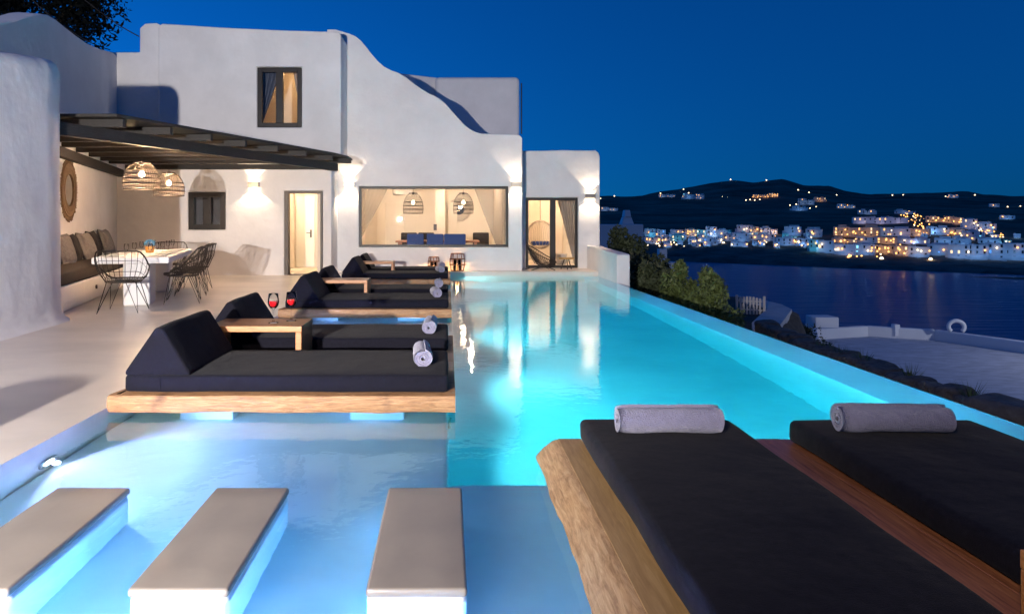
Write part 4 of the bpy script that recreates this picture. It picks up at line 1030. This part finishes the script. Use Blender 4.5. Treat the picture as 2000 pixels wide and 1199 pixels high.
# ------------------------------------------------------------ nearer neighbours on this side of the bay
nh = empty('neighbour_house', (PX(1216, 60), 60, -8), label='blue-grey house with a stepped chimney beyond the dark shrubs', cat='house')
x0, x1 = PX(1120, 60), PX(1257, 60); cx_ = PX(1216, 60)
MB().box(x0 - cx_, x1 - cx_, 0, 6, 0, PZ(438, 60) + 8).build('wall', 'house_white', nh, bevel=.1)
def tap(z0, z1, w0, w1, off=0): return MB().add([(-w0 + off, .3, z0), (w0 + off, .3, z0), (w0 + off, .3 + 1, z0), (-w0 + off, 1.3, z0), (-w1 + off, .4, z1), (w1 + off, .4, z1), (w1 + off, 1.2, z1), (-w1 + off, 1.2, z1)], [(0, 3, 2, 1), (4, 5, 6, 7), (0, 1, 5, 4), (1, 2, 6, 5), (2, 3, 7, 6), (3, 0, 4, 7)])
zr = PZ(438, 60) + 8
ch = tap(zr - .002, zr + .62, .55, .35, .55).build('chimney', 'house_white', nh, bevel=.05); tap(zr + .622, zr + 1.25, .30, .22, .55).build('chimney_top', 'house_white', ch, bevel=.05)
nb = empty('cottage', (PX(1295, 40), 40, -6), label='small white cottage with a tall square chimney among the shrubs', cat='house')
MB().box(-.9, .8, 0, 3, 0, 6 + PZ(512, 40)).build('wall', 'house_white', nb, bevel=.06); MB().box(-.08, .38, .4, .9, 6 + PZ(512, 40) - .002, 6 + PZ(487, 40)).build('chimney', 'house_white', nb, bevel=.03)

# ------------------------------------------------------------ the far side of the bay
ridge_pts = [(700, 388), (1100, 384), (1255, 382.5), (1300, 373), (1340, 367), (1390, 358), (1430, 352), (1470, 356), (1500, 353), (1530, 351), (1570, 361), (1620, 364), (1650, 373), (1700, 380), (1760, 378.5), (1850, 375.5), (1890, 374), (1920, 380), (2000, 383), (2500, 380)]
def ridge(u): return lerp_tab(ridge_pts, u)
def shore_v(u): return 511 + max(-20, (u - 1330)) * .040
def shore_d(u): return F * (H - SEA) / (shore_v(u) - CY)
def hill_v(u, off):
    vs_ = shore_v(u); r = ridge(u)
    tab = [(-30, vs_ + 8), (0, vs_ + .5), (7, vs_ - 7), (30, vs_ - 16), (70, vs_ - 30), (150, max(470, vs_ - 50)), (250, 441), (450, 421), (800, 402), (1300, r), (1500, r + 4), (2200, r + 30)]
    return lerp_tab(tab, off)
def hill_point(u, off, bumps=True):
    d = shore_d(u) + off; v = hill_v(u, off)
    if bumps and off > 0: v += noise.noise(Vector((u * .02, off * .01, 0))) * min(2.5, off * .05) + (noise.noise(Vector((u * .09, off * .05, 5))) * 1.2 if off < 120 else noise.noise(Vector((u * .06, off * .02, 8))) * .8)
    return Vector((PX(u, d), d, PZ(v, d)))
us = list(range(820, 2420, 7)); offs = [-30, -8, 0, 4, 8, 16, 30, 50, 70, 95, 120, 150, 185, 220, 260, 310, 370, 450, 540, 640, 760, 900, 1050, 1180, 1300, 1400, 1600, 2200]
vs = []; fs = []
for off in offs:
    for u in us: vs.append(hill_point(u, off))
nu = len(us)
for j in range(len(offs) - 1):
    for i in range(nu - 1): q = j * nu + i; fs.append((q, q + 1, q + nu + 1, q + nu))
me = bpy.data.meshes.new('hills'); me.from_pydata(vs, [], fs); me.update(); me.materials.append(MATS['hill']); me.materials.append(MATS['cliff'])
for p in me.polygons: p.material_index = 1 if p.index < 8 * (nu - 1) else 0
obj('hills', me, 'hill', smooth=True, kind='structure', label='dark hills across the bay')
def off_for(u, v):
    lo = 0
    for k in range(0, 1400, 4):
        if hill_v(u, k) <= v: return k
    return 1300

WIN = {}
def win_mesh(m):
    if m not in WIN:
        me = MB().box(-.55, .55, -.06, .1, -.95, .95).mesh('window'); me.materials.append(MATS[m]); WIN[m] = me
    return WIN[m]
mat('dark_window', (.012, .016, .028), .3)
LAMPM = {}
def globe(m, r):
    k = (m, r)
    if k not in LAMPM:
        bm = bmesh.new(); bmesh.ops.create_icosphere(bm, subdivisions=1, radius=r); me = bpy.data.meshes.new('globe'); bm.to_mesh(me); bm.free(); me.materials.append(MATS[m]); LAMPM[k] = me
    return LAMPM[k]
def child(name, me, par, loc):
    o = bpy.data.objects.new(name, me); COL.objects.link(o); o.parent = par; o.location = loc; return o
def house(u0, u1, vt, vb, tone, label, lamps=2, group='village houses across the bay'):
    uc = (u0 + u1) / 2; off = off_for(uc, vb); d = shore_d(uc) + off; q = random.Random(int(u0 * 13 + vb))
    wd = (u1 - u0) * d / F; ht = (vb - vt) * d / F; p = Vector((PX(uc, d), d, PZ(vb, d)))
    face = -math.atan2(p.x, p.y); dep = min(14, max(5, wd * .6))
    wm = {'o': 'house_cream', 'b': 'house_white', 'w': 'house_white', 'c': 'house_teal', 'p': 'house_white'}[tone]
    t = empty('hillside_house' if wd < 26 else 'hotel_block', p, face + q.uniform(-.12, .12), label=label, cat='house' if wd < 26 else 'hotel', group=group)
    b = MB(); ns = max(1, round(wd / 11)); xs = [-wd / 2 + wd * k / ns + (q.uniform(-.12, .12) * wd / ns if 0 < k < ns else 0) for k in range(ns + 1)]
    for k in range(ns):                                # stepped volumes
        fh = ht * (1 if k % 2 == 0 else q.uniform(.72, .97)); b.box(xs[k], xs[k + 1] - .004, 0, dep - .01 * k, -3, fh)
        if q.random() < .5: b.box(xs[k] + (xs[k + 1] - xs[k]) * q.uniform(.1, .4), xs[k + 1] - (xs[k + 1] - xs[k]) * q.uniform(.1, .3), 1.5, dep * .7, fh, fh + q.uniform(.9, 2.2))
        b.box(xs[k] + .3, xs[k + 1] - .3, -1.6 - q.uniform(0, 1.5), -.003, -3, ht * q.uniform(.12, .34))
    if wd < 26 and ht > 6: b.box(-wd / 2 - wd * .12, -wd / 2 - .002, .8, dep * .8, -3, ht * q.uniform(.45, .6))
    b.build('wall', wm, t)
    MB().box(-wd / 2 + .3, -wd / 2 + wd * .35, .3, dep - .3, ht + .002, ht + .5).build('parapet', wm, t)
    nf = max(1, min(4, round(ht / 3.4))); nc = max(1, min(14, round(wd / 4.6)))
    lit = {'o': .75, 'b': .18, 'w': .22, 'c': .3, 'p': .3}[tone]
    for i in range(nf):
        for j in range(nc):
            if q.random() < .3: continue
            m = 'dark_window'
            if q.random() < lit: m = q.choice(['lit_window', 'lit_window', 'lit_window_pale'] if tone in 'owp' else ['lit_cyan', 'lit_blue', 'lit_window_pale'])
            child('window', win_mesh(m), t, (-wd / 2 + wd * (j + .5) / nc + q.uniform(-.2, .2), -.03, ht * (i + .5) / nf))
    if wd > 26:
        for i in range(1, nf): MB().box(-wd / 2 + .5, wd / 2 - .5, -1.2, -.002, ht * i / nf - .12, ht * i / nf + .12).build('balcony', wm, t)
    for k in range(lamps):
        child('wall_lamp', globe('lamp_warm' if tone in 'ow' or q.random() < .5 else 'lamp_white', .55), t, (q.uniform(-wd / 2, wd / 2), -1.0, q.uniform(.8, max(1.2, ht * .8))))
    pw = {'o': 1500, 'b': 1500, 'w': 700, 'c': 1500, 'p': 900}[tone] * TOWN; co = {'o': (1, .52, .2), 'b': (.22, .50, 1), 'w': (.45, .66, 1), 'c': (.2, .75, 1), 'p': (.8, .7, 1)}[tone]
    nl = 1 if wd < 26 else min(3, int(wd / 22) + 1)
    for k in range(nl): point((-wd / 2 + wd * (k + .5) / nl, -7, ht * .45), pw * (1 + wd / 60), co, .4, parent=t)
TOWN = .30
ordn = ['first', 'second', 'third', 'fourth', 'fifth', 'sixth', 'seventh', 'eighth', 'ninth', 'tenth', 'eleventh', 'twelfth', 'thirteenth', 'fourteenth', 'fifteenth', 'sixteenth', 'seventeenth', 'eighteenth', 'nineteenth', 'twentieth']
def row(lst, phrase, group):
    for k, h_ in enumerate(sorted(lst, key=lambda a: a[0])):
        house(*h_[:5], '%s from left, %s' % (ordn[k], phrase(h_)), lamps=h_[5] if len(h_) > 5 else 1, group=group)
tn = {'o': 'warm lit', 'b': 'blue lit', 'w': 'pale', 'c': 'turquoise lit', 'p': 'white'}
# left part of the village: upper and lower row
row([(1259, 1280, 447, 462, 'w', 2), (1283, 1300, 449, 462, 'b'), (1310, 1334, 449, 462, 'w', 2), (1338, 1360, 448, 463, 'o', 2), (1362, 1379, 449, 462, 'c'), (1380, 1400, 443, 463, 'b', 2), (1401, 1420, 449, 464, 'b'), (1440, 1468, 440, 456, 'p', 4), (1470, 1482, 443, 457, 'o', 2), (1486, 1504, 445, 457, 'w', 2), (1506, 1518, 447, 456, 'o', 3), (1533, 1563, 443, 461, 'b', 2), (1575, 1604, 448, 463, 'w', 4)],
    lambda h_: '%s house in the upper village row left of the hotels' % tn[h_[4]], 'upper row of village houses')
row([(1259, 1290, 464, 476, 'w', 4), (1293, 1309, 462, 474, 'w', 2), (1311, 1336, 460, 471, 'c', 2), (1344, 1362, 466, 477, 'b', 1), (1364, 1392, 464, 474, 'b', 2), (1394, 1410, 466, 475, 'b', 2), (1412, 1430, 458, 471, 'w', 1), (1432, 1462, 455, 471, 'b', 1), (1464, 1484, 459, 469, 'w', 2), (1486, 1512, 458, 471, 'w', 2), (1518, 1556, 465, 480, 'b', 3), (1558, 1580, 466, 482, 'b', 3), (1581, 1599, 468, 493, 'c', 2)],
    lambda h_: '%s house in the lower village row left of the hotels' % tn[h_[4]], 'lower row of village houses')
row([(1673, 1765, 425, 437, 'p', 0), (1633, 1712, 444, 463, 'o', 8), (1714, 1741, 444, 461, 'w', 2), (1744, 1775, 446, 462, 'p', 2), (1777, 1812, 447, 463, 'o', 4), (1813, 1862, 423, 435, 'o', 5), (1864, 1880, 425, 438, 'o', 3), (1882, 1906, 428, 446, 'p', 3), (1908, 1942, 437, 448, 'b', 3)],
    lambda h_: '%s block in the upper tiers of the big hotel' % tn[h_[4]], 'upper hotel blocks')
row([(1627, 1671, 466, 476, 'o', 5), (1674, 1710, 464, 476, 'w', 2), (1713, 1749, 464, 477, 'o', 3), (1752, 1808, 466, 478, 'p', 2), (1813, 1850, 443, 459, 'b', 3), (1852, 1880, 448, 460, 'o', 4), (1882, 1918, 452, 466, 'b', 2), (1828, 1862, 466, 478, 'b', 0), (1869, 1894, 466, 478, 'b', 0), (1915, 1946, 467, 478, 'b', 0)],
    lambda h_: '%s block in the middle tiers of the big hotel' % tn[h_[4]], 'middle hotel blocks')
row([(1600, 1627, 470, 495, 'b', 3), (1632, 1668, 477, 498, 'b', 6), (1670, 1706, 477, 498, 'b', 5), (1709, 1748, 480, 496, 'o', 4), (1750, 1775, 480, 500, 'o', 3), (1777, 1812, 482, 502, 'b', 3), (1815, 1853, 478, 499, 'b', 2), (1855, 1890, 478, 506, 'b', 1), (1892, 1926, 478, 507, 'b', 1), (1928, 1962, 475, 508, 'b', 1), (1964, 1999, 475, 509, 'b', 1), (2001, 2040, 476, 510, 'b', 1)],
    lambda h_: '%s block in the lowest tier of hotels above the shore' % tn[h_[4]], 'lowest hotel blocks')
row([(1174, 1206, 405, 412, 'w', 0), (1287, 1318, 380, 385, 'w', 2), (1334, 1356, 378, 389, 'b', 1), (1359, 1375, 379, 389, 'w', 2), (1471, 1500, 380, 387, 'o', 5), (1502, 1520, 378, 386, 'o', 3), (1561, 1589, 388, 401, 'w', 2), (1591, 1612, 386, 394, 'o', 2), (1548, 1576, 403, 412, 'b', 0), (1637, 1668, 399, 407, 'w', 0), (1678, 1710, 411, 419, 'w', 0), (1750, 1785, 411, 418, 'w', 0), (1853, 1870, 380, 387, 'w', 3), (1934, 1950, 398, 405, 'w', 1), (1955, 1979, 421, 429, 'b', 1)],
    lambda h_: '%s lone house scattered on the dark hillside' % tn[h_[4]], 'lone hillside houses')

def infill(n, u0, u1, v0, v1, seed, phrase, group):
    q2 = random.Random(seed); lst = []
    for k in range(n):
        u = u0 + (u1 - u0) * (k + q2.uniform(.1, .9)) / n; vb = q2.uniform(v0, v1); lst.append((u, u + q2.uniform(9, 17), vb - q2.uniform(6, 10), vb, q2.choice('bbwbc'), q2.choice((0, 1, 2))))
    row(lst, lambda h_: phrase % tn[h_[4]], group)
infill(18, 1262, 1590, 456, 468, 3, '%s small house between the two main village rows', 'small houses between the village rows')
infill(14, 1262, 1600, 474, 484, 4, '%s small house along the lower village lane', 'small houses along the lower lane')
infill(16, 1745, 1985, 455, 480, 5, '%s small block among the right-hand hotel tiers', 'small blocks among the hotels')
# small lamps dotted over hills, gardens and quay
def street_lamp(u, v, m, label, group, r=.55, hgt=3):
    off = min(1290, off_for(u, v + 1)); d = shore_d(u) + off; p = Vector((PX(u, d), d, PZ(v, d))); r = r * max(1, d / 700)
    k = ('lamp', m, round(r, 1), hgt)
    if k not in LAMPM:
        pm_ = MB().tube([(0, 0, -hgt), (0, 0, 0)], .08, 5).mesh('pole'); pm_.materials.append(MATS['dark_metal']); LAMPM[k] = pm_
    t = empty('street_lamp', p, label=label, cat='lamp', group=group)
    child('pole', LAMPM[k], t, (0, 0, 0)); child('globe', globe(m, round(r, 1)), t, (0, 0, 0))
for u, v in ((1427, 351), (1497, 352), (1335, 370), (1345, 377), (1411, 385), (1421, 386), (1457, 391), (1465, 390), (1474, 391), (1484, 390), (1512, 384), (1559, 371), (1580, 376), (1634, 381), (1743, 381.5), (1764, 381), (1847, 384), (1865, 382), (1904, 381), (1968, 404), (1993, 403), (1953, 425), (1173, 388), (1543, 401), (1555, 399), (1594, 404), (1582, 407), (1200, 383), (1290, 378)):
    street_lamp(u, v, 'lamp_white', 'tiny pale lamp shining on the dark hillside', 'lamps dotted over the hillside', r=.6)
q = random.Random(17)
def cluster(n, u0, u1, v0, v1, label, group, m='lamp_warm', shape=None):
    k = 0
    while k < n:
        u = q.uniform(u0, u1); v = q.uniform(v0, v1)
        if shape and not shape(u, v): continue
        street_lamp(u, v, m if q.random() < .8 else 'lamp_white', label, group); k += 1
cluster(46, 1752, 1815, 411, 447, 'amber garden lamp in the glowing trees beside the top hotel block', 'amber garden lamps beside the top hotel block', shape=lambda u, v: abs(v - (414 + (u - 1752) * .42)) < 12)
cluster(26, 1900, 1962, 441, 465, 'amber terrace lamp at the right end of the hotel tiers', 'amber lamps at the right end of the hotels', shape=lambda u, v: abs(v - (445 + (u - 1900) * .28)) < 7)
cluster(26, 1632, 1722, 492, 502, 'amber lamp on the waterfront below the blue lit hotel blocks', 'amber waterfront lamps')
cluster(22, 1752, 1860, 455, 500, 'amber lamp between the hotel tiers right of the big warm block', 'amber lamps between the hotel tiers')
cluster(18, 1260, 1420, 470, 482, 'small lamp along the lower lane of the village', 'lamps along the lower village lane', 'lamp_white')
cluster(12, 1430, 1520, 455, 475, 'small amber lamp among the middle village houses', 'amber lamps among the village houses')
for u, v, m in ((1413, 475, 'lamp_white'), (1353, 474, 'lamp_white'), (1722, 505, 'lamp_white'), (1818, 507, 'lamp_white')):
    street_lamp(u, v, m, 'bright white floodlamp on the shore below the village', 'bright white shore lamps', r=1.3)
    d = shore_d(u) + off_for(u, v); point((PX(u, d - 4), d - 4, PZ(v, d)), 2600, (1, .72, .35), .5)

nl_ = empty('fill_lamp', (27.5, 21, TZ - .3), label='added pole lamp, out of view, brightening the neighbouring roof terrace', cat='lamp')  # unseen lamp added to brighten the roof terrace paving
MB().tube([(0, 0, 0), (0, 0, 3.4)], .04, 8).build('pole', 'dark_metal', nl_); child('globe', globe('lamp_white', .12), nl_, (0, 0, 3.5)); point((0, 0, 3.75), 1900, (.85, .88, 1), .12, parent=nl_)
